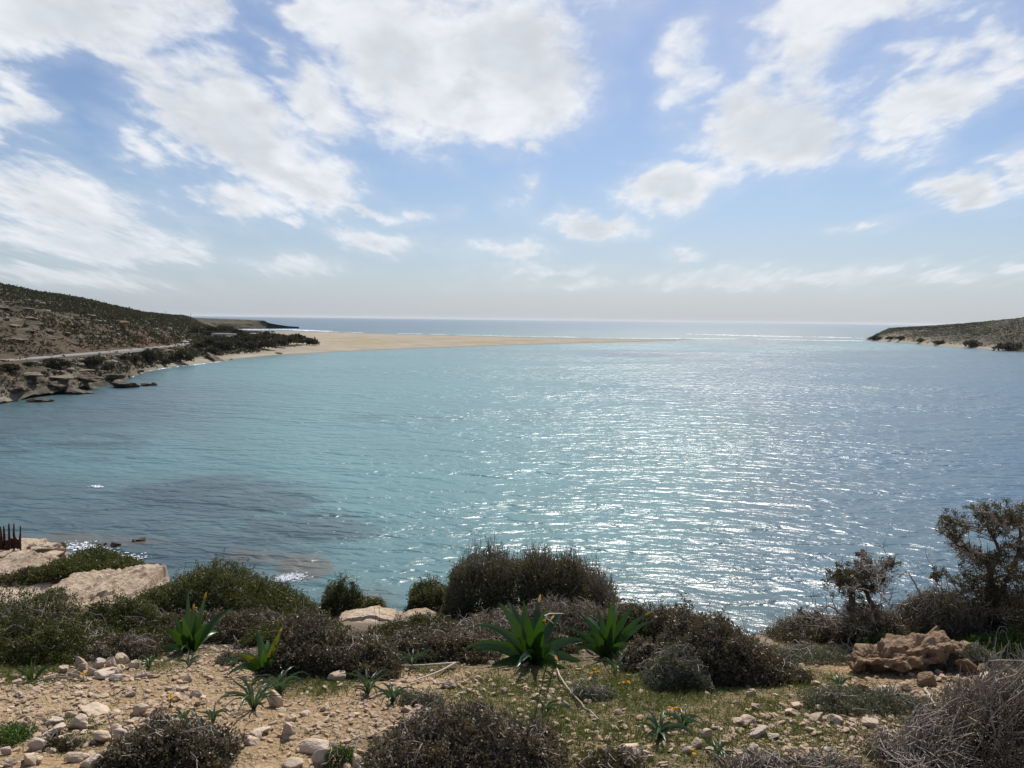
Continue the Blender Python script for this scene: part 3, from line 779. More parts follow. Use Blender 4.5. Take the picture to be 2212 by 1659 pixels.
def build_scrub():
    g = np.random.default_rng(5)
    def dens(ctr):
        dx, dy = proj(ctr); hor = 690.5 + .0125 * (dx - 1106)
        dist = np.linalg.norm(ctr[:, :2], axis=1)
        n = sstep(-.10, .12, fbm(ctr * .045, 4, 77)) + .3 + .45 * (dist > 330)
        ok = (dx > -150) & (dx < 560) & (ctr[:, 2] > 1.6) & (dist < 1000)
        near = np.clip(260 / dist, 0, 1.2) ** 1.3
        road = np.abs(ctr[:, 2] - np.interp(dx, [156, 250, 312, 375], [7.9, 7.5, 6.5, 5.8])) < .45
        return ok * (1 - .97 * np.exp(-(((dx - 402) / 32) ** 2 + ((dy - 740) / 9) ** 2))) * n * near * np.where(road & (dist < 420), .08, 1.0)
    P = scatter_on(LV, LF, 30000, dens, g)
    k = 9
    dist = np.linalg.norm(P[:, :2], axis=1)
    size = g.uniform(.35, 1.0, len(P)) ** 1.5 * 1.5 + .25
    size *= np.clip(dist / 300, .75, 1.6) * .85
    C = np.repeat(P, k, 0); s = np.repeat(size, k)
    off = g.normal(size=(len(C), 3)) * [1, 1, .42]; off[:, 2] = np.abs(off[:, 2])
    B = C + off * (s * .42)[:, None] - [0, 0, .05]
    dirs = g.normal(size=(len(C), 3)) + [0, 0, .3]
    V, F = leaf_quads(B, dirs, s * g.uniform(.4, .8, len(C)), s * .25, g)
    a = np.clip(np.repeat(g.random(len(P)), k) * .7 + g.random(len(C)) * .3, 0, 1)
    o = obj('hillside_scrub', V, F, M['far_leaf'], attrs={'rnd': np.repeat(a, 4)})
    tag(o, 'low dark scrub dotted over the whole stony hillside above and below the road', kind='stuff')
    # right-hand hill
    def dens2(ctr):
        dx, dy = proj(ctr)
        n = sstep(-.20, .10, fbm(ctr * .03, 4, 78)) + .35
        return ((dx > 1880) & (dx < 2260) & (ctr[:, 2] > 2.2)) * n
    P = scatter_on(RV, RF, 22000, dens2, g); k = 6
    size = g.uniform(.3, 1.0, len(P)) ** 1.6 * 1.5 + .3
    C = np.repeat(P, k, 0); s = np.repeat(size, k)
    off = g.normal(size=(len(C), 3)) * [1, 1, .35]; off[:, 2] = np.abs(off[:, 2])
    V, F = leaf_quads(C + off * (s * .45)[:, None], g.normal(size=(len(C), 3)) + [0, 0, .3], s * g.uniform(.4, .8, len(C)), s * .25, g)
    a = np.clip(np.repeat(g.random(len(P)), k) * .7 + g.random(len(C)) * .3, 0, 1)
    o = obj('right_hill_scrub', V, F, M['far_leaf'], attrs={'rnd': np.repeat(a, 4)})
    tag(o, 'low olive scrub covering the hill on the far right shore', kind='stuff')
build_scrub()


def build_hill_rocks():
    """loose pale stones of the slope: too many and too small to count"""
    g = np.random.default_rng(8); V0, F0 = rock_shape(3, 1, .2, 9)
    def dens(ctr):
        dx, dy = proj(ctr); dist = np.linalg.norm(ctr[:, :2], axis=1)
        n = sstep(.0, .2, fbm(ctr * [.05, .05, .2], 4, 99)) + .02
        left = np.clip((330 - dx) / 200, .12, 1)
        patch = 1.8 * np.exp(-(((dx - 375) / 45) ** 2 + ((dy - 705) / 16) ** 2))
        ok = (dx > -60) & (dx < 470) & (ctr[:, 2] > .8) & (dist < 520)
        return ok * (n * left + patch) * np.where(np.abs(ctr[:, 2] - np.interp(dx, [156, 250, 312, 375], [7.9, 7.5, 6.5, 5.8])) < .5, .1, 1)
    P = scatter_on(LV, LF, 1900, dens, g)
    s = g.uniform(.25, 1.0, len(P)) ** 2.6 * 1.4 + .18
    mb = MB()
    for p, q in zip(P, s):
        an = g.uniform(0, 6.28); ca, sa = math.cos(an), math.sin(an)
        v = V0 * [q * g.uniform(.8, 1.6), q * .8, q * g.uniform(.3, .6)]
        v = v @ np.array([[ca, sa, 0], [-sa, ca, 0], [0, 0, 1]])
        mb.add(v + p + [0, 0, q * .1], F0)
    o = mb.build('hillside_stones', M['hill_rock'])
    tag(o, 'pale limestone rubble strewn over the left hillside', kind='stuff')
build_hill_rocks()


def bush_mesh(c, rx, ry, h, n, g, leaf=.3, lobes=7, under=.15):
    """leaf shell of a rounded lobed bush: c base centre"""
    L = []
    for i in range(lobes):
        a = g.uniform(0, 6.28); q = g.uniform(.15, .75) if i else 0
        hh = h * (1 - .55 * q * q) * g.uniform(.8, 1.0)
        L.append((c[0] + rx * q * math.cos(a), c[1] + ry * q * math.sin(a), rx * g.uniform(.35, .55), ry * g.uniform(.35, .55), hh))
    k = g.integers(0, lobes, n); Lm = np.array(L)[k]
    d = unit(g.normal(size=(n, 3))); d[:, 2] = np.where(d[:, 2] < -under, -d[:, 2], d[:, 2])
    rad = g.uniform(.55, 1.05, n) ** .6
    P = np.stack([Lm[:, 0] + d[:, 0] * Lm[:, 2] * rad, Lm[:, 1] + d[:, 1] * Lm[:, 3] * rad, c[2] + Lm[:, 4] * (.42 + .58 * d[:, 2] * rad)], -1)
    V, F = leaf_quads(P, d + .8 * g.normal(size=(n, 3)), leaf * g.uniform(.6, 1.3, n), leaf * .33, g)
    return V, F, np.repeat(g.random(n), 4)


def far_bush(dx, dy, w, top, label, cat, group, leafmat='far_leaf', name='bush', trunk=False, n=420):
    p = far_hit(dx, dy); dist = (p - EYE) @ _f; s = dist / FPX
    g = np.random.default_rng(int(dx * 7 + dy))
    rx = w * s / 2; h = (dy - top) * s * 1.05
    t = thing(name, label, cat, p, group)
    c = p + np.array([0, rx * .3, (h * .28 if trunk else 0) - .15])
    V, F, a = bush_mesh(c, rx, rx * .9, h * (.75 if trunk else 1), n, g, leaf=max(rx * .32, .35))
    obj('crown', V, F, M[leafmat], t, attrs={'rnd': a})
    mb = MB()
    for k in range(2 if trunk else 3):
        q = g.normal(size=3) * [rx * .3, rx * .2, 0]
        Vt, Ft = tube(smooth_path([p + [0, rx * .3, -.3], p + [0, rx * .3, h * .25] + q * .5, p + [0, rx * .3, h * .6] + q], 6), np.linspace(.12, .05, 6) * max(1, h / 3))
        mb.add(Vt, Ft)
    mb.build('trunk', M['bark'], t)
    return t

# bushes on the bank between road and beach, named by where they stand
for i, (dx, dy, w, top, lab) in enumerate([
        (322, 784, 52, 757, 'large rounded dark bush on the bank below the road, left of the narrower one'),
        (387, 783, 48, 760, 'large dark bush right of the big rounded bush, at the head of the grey shingle'),
        (285, 783, 36, 768, 'dark bush leaning to the left of the large rounded bush below the road'),
        (262, 778, 26, 768, 'small dark bush below the road, between the leaning bush and the long low bushes'),
        (110, 792, 60, 779, 'long low dark bush under the road on the cliff top, above the overhang'),
        (190, 788, 56, 775, 'low dark bush on the cliff top, right of the long low bush above the overhang'),
        (12, 800, 40, 788, 'low dark bush on the slope under the road at the left edge of the photo'),
        (60, 790, 22, 781, 'small dark bush between the low bush at the left edge and the long low bush'),
        (355, 789, 26, 774, 'small dark bush between the two large bushes at the back of the shingle'),
        (228, 800, 26, 790, 'small bush at the end of the pale rock slab above the shingle')]):
    far_bush(dx, dy, w, top, lab, 'bush', 'dark bushes on the bank below the road', n=520)

grove = [(448, 727, 18, 717), (452, 745, 34, 733), (470, 744, 36, 732), (492, 741, 30, 731), (512, 736, 26, 727), (478, 757, 44, 741), (505, 753, 46, 738), (530, 748, 44, 731), (545, 755, 36, 741), (556, 741, 40, 727),
         (572, 734, 30, 720), (590, 738, 34, 724), (568, 754, 46, 738), (595, 750, 44, 735), (618, 748, 48, 729), (640, 746, 48, 727), (660, 745, 36, 733), (676, 746, 24, 738), (430, 755, 30, 742), (455, 766, 30, 754),
         (606, 736, 28, 726), (525, 733, 26, 722), (420, 722, 36, 710), (450, 718, 40, 711), (480, 716, 40, 710), (508, 722, 24, 714)]
gl = ['dark tree at the back of the grove, beside the street lamp', 'dark tree of the grove below the near end of the white building', 'dark tree in front of the white flat-roofed building', 'dark tree at the right end of the white building', 'dark tree between the white building and the white van',
      'broad dark tree at the front of the grove above the dark wedge of rock', 'broad front tree of the grove, right of the one above the rock wedge', 'broad tree in the middle of the grove just below the white van', 'dark tree at the front of the grove where the sandy beach begins', 'tree in the middle of the grove below the white shed roof',
      'tall green tree beside the right end of the white shed roof', 'dark tree right of the tall green tree at the back of the grove', 'broad tree at the front of the grove, left of the gap of sand', 'broad tree behind the gap of sand in the grove', 'tall dark tree left of the highest crown at the sandy end of the grove', 'highest rounded dark tree near the sandy end of the grove',
      'low dark tree behind the last tree at the sandy tip of the grove', 'smallest tree, last at the sandy tip of the grove', 'low tree at the near left corner of the grove beside the road bend', 'low bush-like tree at the foot of the grove beside the wedge of rock',
      'small tree at the back of the grove between two taller crowns', 'tree right behind the white van', 'dark trees-edge crown at the foot of the stony slope behind the street lamp', 'long low dark tree behind the white building, left one', 'long low dark tree behind the white building, right one', 'small dark tree between the white building and the long dark shed']
for (dx, dy, w, top), lab in zip(grove, gl):
    far_bush(dx, dy, w * 1.1, top - 1, lab, 'tree', 'trees of the grove behind the beach', name='tree', trunk=True, n=480)
for dx, dy, w, top, lab in [(1990, 738, 22, 733, 'dark bush on the sandy foot of the right hill, left of the larger one'), (2030, 743, 24, 737, 'dark bush right of the middle of the sandy strip under the right hill'), (2105, 748, 40, 738, 'larger dark bush low on the right hill above the end of the sand'), (1925, 733.5, 18, 727, 'small dark bush near the point of the right hill'), (1948, 734, 22, 727, 'small dark bush second from the point of the right hill'), (1893, 735, 26, 727, 'dark bush on the very point of the right hill'), (2190, 757, 60, 745, 'dark bushes mass at the right edge of the photo above the water')]:
    far_bush(dx, dy, w, top, lab, 'bush', 'bushes at the foot of the right hill', n=300)


# rocks of the far left shore
def shore_rock(dx, dy, w, h, depth, lab, mat='shore_rock', seed=0, name='shore_rock', cat='rock', sub=4, grp='rocks along the left shore', tilt=0.0):
    p = far_hit(dx, dy); s = ((p - EYE) @ _f) / FPX
    V, F = rock_shape(seed, sub, .3, 8, 10)
    V = V * [w * s / 2, depth / 2, h * s * .62]
    if tilt: V[:, 2] -= V[:, 0] * tilt
    t = thing(name, lab, cat, p, grp)
    V = V + p + [0, depth * .25, h * s * .30]
    bpy.data.objects.remove(t)
    o = obj(name, V, F, M[mat], None, False, loc=p); tag(o, lab, cat, grp); return o
for k, a in enumerate([
        (330, 833, 18, 8, 3, 'last dark boulder at the tip of the low rock spit'), (312, 834, 26, 9, 4, 'long dark boulder of the spit, next to its last boulder'),
        (262, 838, 60, 18, 7, 'pale-topped flat rock in the middle of the rock spit'), (205, 848, 55, 18, 7, 'dark undercut rock at the water, left of the pale-topped flat rock'),
        (160, 851, 70, 14, 7, 'low dark rock shelf at the water under the overhang'), (75, 868, 70, 9, 5, 'low dark reef in front of the small cove at the left'),
        (125, 840, 46, 20, 7, 'lumpy brown rock below the overhanging cliff'), (235, 822, 50, 16, 7, 'brown rock mound behind the pale-topped flat rock'), (30, 845, 60, 22, 8, 'brown rock mass above the small cove at the left edge'),
        (297, 803, 36, 6, 5, 'low dark rocks at the water where the shingle begins'), (278, 812, 22, 8, 4, 'small dark rock left of where the shingle begins'), (180, 826, 60, 18, 8, 'brown rock face right of the dark overhang')]):
    shore_rock(*a, seed=60 + k)
shore_rock(462, 783, 50, 20, 10, 'dark wedge of rock sloping down to the beach below the grove', seed=91, tilt=.3)
shore_rock(497, 777.5, 9, 3, 2, 'small dark rock alone on the wet sand', seed=92)
shore_rock(600, 764, 22, 4, 4, 'low dark spit of rock on the sand below the grove', seed=93)
shore_rock(228, 790, 44, 14, 6, 'pale slab of rock on the cliff top above the shingle', 'hill_rock', seed=94)
shore_rock(60, 812, 60, 12, 6, 'pale layered rock at the cliff top on the left', 'hill_rock', seed=95)
shore_rock(120, 818, 90, 9, 7, 'pale overhanging rock bed above the dark hollow of the cliff', 'hill_rock', seed=96)
shore_rock(260, 703, 50, 12, 5, 'tan rock face at the top of the road cutting', 'outcrop', seed=97, grp='rocks on the slope above the road')
for k, (dx, dy, w, h) in enumerate([(65, 690, 34, 7), (20, 705, 30, 7), (90, 705, 40, 7), (30, 735, 60, 8), (130, 700, 16, 6), (105, 720, 22, 7), (165, 690, 40, 5), (55, 668, 26, 6), (10, 668, 24, 8), (140, 722, 20, 6), (190, 682, 30, 4), (205, 708, 18, 6), (60, 718, 34, 5), (10, 690, 18, 8)]):
    shore_rock(dx, dy, w, h, 3.0, 'pale weathered limestone block on the left hillside, %s' % ['below the upper ledge', 'near the left edge halfway up', 'in the middle of the rubble', 'long and low, closest above the road', 'small, right of the rubble', 'leaning, among dark scrub', 'on the rim of the upper ledge', 'at the left end of the ledge', 'highest at the left edge', 'lowest of the leaning blocks', 'thin, at the right end of the ledge', 'alone on the dark slope', 'long, in the middle of the slope', 'dark-sided, at the left edge'][k], 'hill_rock', seed=120 + k, name='hillside_rock', sub=3, grp='limestone blocks on the left hillside')


def box(mb, c, sx, sy, sz, a=0.5):
    V = np.array([(x, y, z) for x in (-.5, .5) for y in (-.5, .5) for z in (0, 1)], float) * [sx, sy, sz] + c
    mb.add(V, [np.array([(0, 1, 3, 2), (4, 6, 7, 5), (0, 4, 5, 1), (2, 3, 7, 6), (0, 2, 6, 4), (1, 5, 7, 3)])], a)


def building(dx0, dx1, dyb, dyt, depth, label, wall, roof, openings, name, cat, overhang=.3, y=None):
    p = far_hit((dx0 + dx1) / 2, dyb)
    if y is not None: p = at_y((dx0 + dx1) / 2, dyb, y)
    s = ((p - EYE) @ _f) / FPX; w = (dx1 - dx0) * s; h = (dyb - dyt) * s
    t = thing(name, label, cat, p, None)
    mb = MB(); box(mb, p + [0, depth / 2, -1.2], w, depth, h + 1.2 - .25); mb.build('wall', M[wall], t)
    mb = MB(); box(mb, p + [0, depth / 2, h - .248], w + overhang * 2, depth + overhang * 2, .25); mb.build('roof', M[roof], t)
    for (u0, u1, v0, v1) in openings:
        mb = MB(); cx = p[0] - w / 2 + w * (u0 + u1) / 2
        box(mb, np.array([cx, p[1] - .01, p[2] + h * v0]), w * (u1 - u0) + .16, .10, h * (v1 - v0)); f = mb.build('window', M['concrete'], t)
        mb = MB(); box(mb, np.array([cx, p[1] - .05, p[2] + h * v0 + .08]), w * (u1 - u0), .10, h * (v1 - v0) - .16)
        o = mb.build('pane', M['dark_opening'], t)
        wl = o.location.copy(); o.parent = f; o.location = wl - f.location
    return t
building(457, 490, 731, 720.3, 8, 'white flat-roofed building with a row of dark windows at the edge of the grove', 'whitewash', 'concrete', [(.12, .45, .3, .68), (.5, .62, .3, .68), (.7, .9, .3, .68)], 'beach_house', 'building')
building(490.5, 506, 729.5, 721.5, 7, 'lower white annex with a flat roof joined to the right end of the white building', 'whitewash', 'concrete', [(.2, .8, .25, .6)], 'annex', 'building')
building(539, 562, 724.5, 720, 9, 'low shed with a bright white flat roof behind the trees of the grove', 'concrete', 'whitewash', [(.1, .5, .2, .6), (.6, .9, .2, .6)], 'shed', 'building')
building(517, 560, 719.5, 715.2, 9, 'long dark flat-roofed shed near the far surf', 'green_paint', 'dark_opening', [(.1, .4, .2, .6)], 'long_shed', 'building')
building(574, 581, 718, 715, 4, 'left of two small dark green huts near the far surf', 'green_paint', 'green_paint', [(.3, .7, .1, .7)], 'hut', 'building', .1)
building(585, 591, 718, 715, 4, 'right of two small dark green huts near the far surf', 'green_paint', 'green_paint', [(.3, .7, .1, .7)], 'hut', 'building', .1)


def van():
    p = far_hit(526, 735.2) + np.array([0, -1.2, 0]); t = thing('van', 'white van parked among the trees of the grove', 'van', p)
    prof = np.array([(-2.5, .45), (-2.5, 1.9), (-2.2, 2.2), (1.3, 2.2), (1.9, 1.45), (2.5, 1.25), (2.5, .45)])
    n = len(prof); V = np.concatenate([np.c_[prof[:, 0], np.full(n, -.95), prof[:, 1]], np.c_[prof[:, 0], np.full(n, .95), prof[:, 1]]]) + p
    mb = MB(); mb.add(V, [np.array([(i, (i + 1) % n, n + (i + 1) % n, n + i) for i in range(n)]), np.array([(0, i + 1, i) for i in range(1, n - 1)] + [(n, n + i, n + i + 1) for i in range(1, n - 1)])])
    mb.build('body', M['whitewash'], t)
    for u in (-1.6, 1.6):
        for v in (-.9, .9):
            an = np.linspace(0, 2 * math.pi, 13)[:-1]; ring = np.stack([u + .36 * np.cos(an), 0 * an + v, .36 + .36 * np.sin(an)], -1)
            Vw = np.concatenate([ring + [0, -.1, 0], ring + [0, .1, 0]]) + p
            mb = MB(); mb.add(Vw, [np.array([(i, (i + 1) % 12, 12 + (i + 1) % 12, 12 + i) for i in range(12)]), np.array([(0, i + 1, i) for i in range(1, 11)] + [(12, 12 + i, 13 + i) for i in range(1, 11)])]); mb.build('wheel', M['dark_opening'], t)
    for x0, x1 in [(-2.0, -1.0), (-.8, .2), (.5, 1.4)]:
        mb = MB(); box(mb, p + [(x0 + x1) / 2, -.96, 1.35], x1 - x0, .04, .5); mb.build('window', M['dark_opening'], t)
van()


def lamp():
    p = far_hit(430, 729.5); s = ((p - EYE) @ _f) / FPX; h = 20 * s
    t = thing('street_lamp', 'tall street lamp with a slanting arm where the road passes the grove', 'street lamp', p)
    V, F = tube(np.array([p + [0, 0, -.3], p + [0, 0, h * .5], p + [0, 0, h]]), [.14, .12, .09], 8); mb = MB(); mb.add(V, F); mb.build('pole', M['galvanised'], t)
    V, F = tube(np.array([p + [-.9, 0, h - .35], p + [0, 0, h], p + [1.3, 0, h + .4]]), [.07, .07, .07], 6); mb = MB(); mb.add(V, F); mb.build('arm', M['galvanised'], t)
    V, F = rock_shape(2, 2, 0, 30); mb = MB(); mb.add(V * [.55, .25, .13] + p + [1.75, 0, h + .5], F); mb.build('lamp_head', M['whitewash'], t)
lamp()
def utility_pole(dx, dyb, top, lab):
    p = far_hit(dx, dyb); s = ((p - EYE) @ _f) / FPX; h = (dyb - top) * s
    t = thing('utility_pole', lab, 'utility pole', p, 'wooden poles along the skyline')
    mb = MB(); mb.add(*tube(np.array([p + [0, 0, -.5], p + [0, 0, h]]), [.17, .12], 6)); mb.build('post', M['bark'], t)
    mb = MB(); box(mb, p + [0, 0, h - .6], 1.8, .12, .14); mb.build('crossarm', M['bark'], t)
utility_pole(358, 684, 673, 'thin wooden utility pole on the skyline, left of the other two')
utility_pole(412, 688, 676, 'thin wooden utility pole on the skyline, middle one of three')
utility_pole(440, 690, 679, 'thin wooden utility pole on the skyline, nearest to the sea horizon')


def parasol(dx, dyb, top, lab):
    p = far_hit(dx, dyb); s = ((p - EYE) @ _f) / FPX; h = (dyb - top) * s
    t = thing('beach_parasol', lab, 'parasol', p, 'closed brown parasols on the sand')
    mb = MB(); mb.add(*tube(np.array([p + [0, 0, -.3], p + [0, 0, h]]), [.09, .07], 6)); mb.build('pole', M['bark'], t)
    z = np.array([.48, .58, .8, .95, 1.02]) * h; rr = np.array([.30, .62, .6, .35, .05]); an = np.arange(9) * 2 * math.pi / 9
    V = np.concatenate([np.stack([rr[i] * np.cos(an), rr[i] * np.sin(an), np.full(9, z[i])], -1) for i in range(5)]) + p
    mb = MB(); mb.add(V, np.array([(i * 9 + j, i * 9 + (j + 1) % 9, i * 9 + 9 + (j + 1) % 9, i * 9 + 9 + j) for i in range(4) for j in range(9)])); mb.build('canopy', M['bark'], t)
parasol(664.5, 738, 728.5, 'left of two small brown parasols standing on the sand by the grove tip')
parasol(680, 738, 727.5, 'right of two small brown parasols standing on the sand by the grove tip')


def foam(name, label, pts, spread, n, size, seed, h=.12):
    g = np.random.default_rng(seed)
    P = smooth_path(np.array([at_z(x, y, 0.) for x, y in pts]), 80)
    seg = np.r_[0, np.cumsum(np.linalg.norm(np.diff(P, axis=0), axis=1))]
    u = g.uniform(0, seg[-1], n); Q = np.stack([np.interp(u, seg, P[:, k]) for k in range(3)], -1)
    keep = fbm(np.stack([u / (seg[-1] / 22), 0 * u, 0 * u], -1), 3, seed) > -.10
    Q = Q[keep]; n = len(Q)
    Q[:, :2] += g.normal(size=(n, 2)) * spread
    m6 = 6; an = np.arange(m6) * 2 * math.pi / m6
    rr = size * g.uniform(.3, 1.0, (n, 1)) * g.uniform(.6, 1.2, (n, m6)); ex = g.uniform(1.0, 2.4, (n, 1))
    V = np.stack([Q[:, :1] + rr * ex * np.cos(an), Q[:, 1:2] + rr * np.sin(an), .06 + 0 * rr + .0], -1)
    top = np.stack([Q[:, 0], Q[:, 1], .06 + h * g.uniform(.4, 1.0, n)], -1)[:, None]
    V = np.concatenate([V, top], 1).reshape(-1, 3)
    b = np.arange(n)[:, None, None] * (m6 + 1)
    F = (b + np.array([[j, (j + 1) % m6, m6] for j in range(m6)])[None]).reshape(-1, 3)
    o = obj(name, V, F, M['foam'], attrs={'rnd': g.random(len(V))}); tag(o, label, kind='stuff')
foam('far_surf', 'white line of surf breaking over the bar at the far side of the bay', [(1180, 727), (1300, 730.5), (1420, 731.7), (1520, 732), (1640, 733), (1760, 735.5), (1872, 736.7)], 4.5, 1700, 1.3, 1, .5)
foam('headland_surf', 'white surf below the left headland beyond the sand', [(505, 711.8), (560, 712), (620, 712.3), (700, 715.5)], 5, 900, 2.0, 2, .9)
foam('bar_surf', 'thin white lines of surf along the far edge of the sand bar', [(640, 714.3), (740, 717.8), (900, 721.5), (1100, 726.4), (1250, 729.5)], 3.0, 1000, 1.1, 3, .5)
foam('outer_breakers', 'broken white crests of waves offshore of the bar', [(1500, 722), (1650, 726), (1800, 729), (1880, 731)], 14, 420, 2.4, 4, .6)
foam('shore_foam', 'white foam washing the shore below the rocks at lower left', [(150, 1178), (185, 1187), (215, 1195), (250, 1204), (285, 1212)], .7, 500, .10, 5, .04)
foam('reef_splash', 'white splash over the shallow rock below the green bushes', [(598, 1258), (612, 1250), (630, 1246), (648, 1252)], .45, 420, .075, 6, .10)
foam('whitecaps', 'small whitecaps on the near part of the bay', [(205, 1052), (212, 1051), (222, 1053)], .3, 16, .2, 7, .12)
foam('shingle_wash', 'thin wash of foam along the grey shingle on the left shore', [(285, 815), (300, 806), (340, 798), (420, 788), (490, 779.5)], .5, 240, .45, 8, .1)


# ------------------------------------------------------------------ near side: shrubs
def at_plane(dx, dy, y): return at_y(dx, dy, y)


def shrub(label, cat, group, base, prof, depth, mat, tufts, leaf, per, twigs, name='shrub', twigmat='twig', tr=.02, up=.6, fill=.5, seed=None, narrow=.26, clump=.85, bare=None):
    """a shrub whose outline follows prof (measured points along its top); base = (x, y) where it meets the ground in front"""
    g = np.random.default_rng(seed if seed is not None else int(base[0] * 13 + base[1]))
    p = near_hit(*base); y0 = p[1] + depth / 2
    xs = np.array([a for a, b in prof], float)
    top = np.array([at_plane(a, b, y0) for a, b in prof])
    ctr = np.array([(top[0, 0] + top[-1, 0]) / 2, y0, 0]); ctr[2] = G(ctr[0], ctr[1])[0]
    t = thing(name, label, cat, ctr, group)
    wx, wz = top[:, 0], top[:, 2]
    def env(x, v):
        """top of the foliage at x and depth v in -1..1"""
        gz = G(x, y0 + v * depth / 2)
        h = np.interp(x, wx, wz) - G(x, np.full_like(x, y0))
        e = np.clip(1 - np.abs(v) ** 2.4, 0, 1) ** .6
        edge = np.clip(np.minimum(x - wx[0], wx[-1] - x) / (.06 * (wx[-1] - wx[0])), .25, 1)
        q = np.stack([x, y0 + v * depth, 0 * x + base[0]], -1); n = 1 + 1.6 * clump * fbm(q * [3.2, 3.2, 1], 3, 5) + .9 * clump * fbm(q * [9, 9, 1], 2, 6) - .22 * clump
        return gz, np.maximum(h, .04) * .95 * e * edge * n
    x = g.uniform(wx[0], wx[-1], tufts); v = np.where(g.random(tufts) < .72, -1 + 1.25 * g.random(tufts) ** 1.15, g.uniform(-.5, .9, tufts))
    gz, h = env(x, v)
    q = np.where(g.random(tufts) < .35, g.uniform(.02, 1, tufts), 1 - .35 * g.random(tufts) ** 1.5)
    q = q * (1 + .22 * g.random(tufts) ** 6)
    C = np.stack([x, y0 + v * depth / 2, gz + h * q], -1) + g.normal(size=(tufts, 3)) * tr * .5
    out = unit(np.stack([(x - ctr[0]) / (wx[-1] - wx[0]), v * .5, .35 + up + 0 * x], -1) + .35 * g.normal(size=(tufts, 3)))
    Cr = np.repeat(C, per, 0); O = np.repeat(out, per, 0); n = len(Cr)
    dirs = unit(O + .75 * g.normal(size=(n, 3)))
    P = Cr + g.normal(size=(n, 3)) * tr * .35 + O * (g.random((n, 1)) * tr)
    L = leaf * g.uniform(.55, 1.25, n)
    V, F = leaf_quads(P, dirs, L, L * narrow, g)
    tone = np.clip(np.repeat(g.random(tufts) * .55 + .25 * (q > .8), per) + g.random(n) * .3, 0, 1)
    obj('foliage', V, F, M[mat], t, attrs={'rnd': np.repeat(tone, 4)})
    mb = MB()
    nb = max(4, int(twigs * 2.2))
    roots = max(2, int((wx[-1] - wx[0]) / .35))
    TX = g.uniform(wx[0] + .03, wx[-1] - .03, nb); TV = g.uniform(-.95, .4, nb)
    if bare is not None: TX = np.where(np.arange(nb) % 4 > 0, np.interp(g.uniform(bare[0], bare[1], nb), xs, wx), TX)
    GZ, HH = env(TX, TV); RX0 = wx[0] + (wx[-1] - wx[0]) * (np.floor((TX - wx[0]) / (wx[-1] - wx[0]) * roots * .999) + .5) / roots
    RX = RX0 + g.normal(size=nb) * .05; RY = y0 + g.uniform(-.2, .2, nb) * depth; RZ = G(RX, RY) - .03
    for k in range(nb):
        tx, tv, h1 = TX[k], TV[k], HH[k:k + 1]
        tip = np.array([tx, y0 + tv * depth / 2, GZ[k] + h1[0] * g.uniform(.75, 1.34)])
        r0 = np.array([RX[k], RY[k], RZ[k]])
        mid = r0 * .5 + tip * .5 + g.normal(size=3) * .05 + [0, 0, .03]
        pts = smooth_path([r0, mid, tip], 7); pts[1:-1] += g.normal(size=(5, 3)) * .012
        rr = .004 + .005 * g.random() * (h1[0] / .5)
        mb.add(*tube(pts, np.linspace(rr, .0016, 7), 4))
        if k % 2 == 0:
            e = pts[4] + unit(tip - mid + g.normal(size=3) * .12) * g.uniform(.05, .14)
            mb.add(*tube(smooth_path([pts[4], (pts[4] + e) / 2 + g.normal(size=3) * .015, e], 4), [.0028, .0024, .002, .0012], 3))
    tag(mb.build('branches', M[twigmat], t), kind='stuff')
    return t

DS, ES = 'low dark dwarf shrubs of the stony slope', 'green evergreen shrubs along the rim of the slope'
shrub('dark dwarf shrub with dusty leaf tips behind the yellow-leaved squill', 'shrub', DS, (710, 1462), [(592, 1420), (625, 1360), (680, 1328), (725, 1332), (790, 1365), (850, 1400), (870, 1440)], .75, 'garrigue', 4200, .022, 8, 90, name='dwarf_shrub', tr=.024)
shrub('dark dwarf shrub just left of the large squill', 'shrub', DS, (950, 1432), [(835, 1400), (880, 1362), (940, 1350), (1000, 1358), (1050, 1385), (1075, 1425)], .7, 'garrigue', 3300, .022, 8, 90, name='dwarf_shrub', tr=.024)
shrub('large dark dwarf shrub right of the squills, the one reaching farthest right', 'shrub', DS, (1580, 1484), [(1430, 1380), (1470, 1330), (1530, 1335), (1590, 1352), (1640, 1385), (1680, 1425), (1705, 1470)], .85, 'garrigue', 5200, .022, 8, 90, name='dwarf_shrub', tr=.024)
shrub('dark dwarf shrub with yellowish tips behind the second squill, against the sea', 'shrub', DS, (1390, 1402), [(1270, 1345), (1310, 1300), (1360, 1292), (1420, 1308), (1480, 1325), (1530, 1345), (1560, 1390)], .9, 'garrigue', 4200, .022, 8, 80, name='dwarf_shrub', tr=.024)
shrub('small dark dwarf shrub at the bottom edge, among the stones at lower left', 'shrub', DS, (380, 1672), [(252, 1650), (285, 1600), (330, 1572), (390, 1565), (440, 1575), (485, 1605), (508, 1650)], .42, 'garrigue', 2000, .022, 8, 60, name='dwarf_shrub', tr=.022)
shrub('wide dark dwarf shrub with bare grey twigs at the bottom edge near the middle', 'shrub', DS, (1010, 1715), [(792, 1690), (830, 1615), (880, 1575), (940, 1538), (1020, 1524), (1085, 1540), (1130, 1572), (1175, 1575), (1205, 1620), (1215, 1690)], .72, 'garrigue', 3800, .022, 8, 150, name='dwarf_shrub', tr=.022)
shrub('thorny half-bare shrub with many grey twigs in the bottom right corner', 'shrub', DS, (2080, 1725), [(1880, 1700), (1930, 1640), (1985, 1580), (2045, 1515), (2110, 1470), (2200, 1440), (2320, 1430), (2360, 1500)], .8, 'garrigue', 2300, .016, 7, 620, name='thorny_shrub', tr=.022, clump=.2)
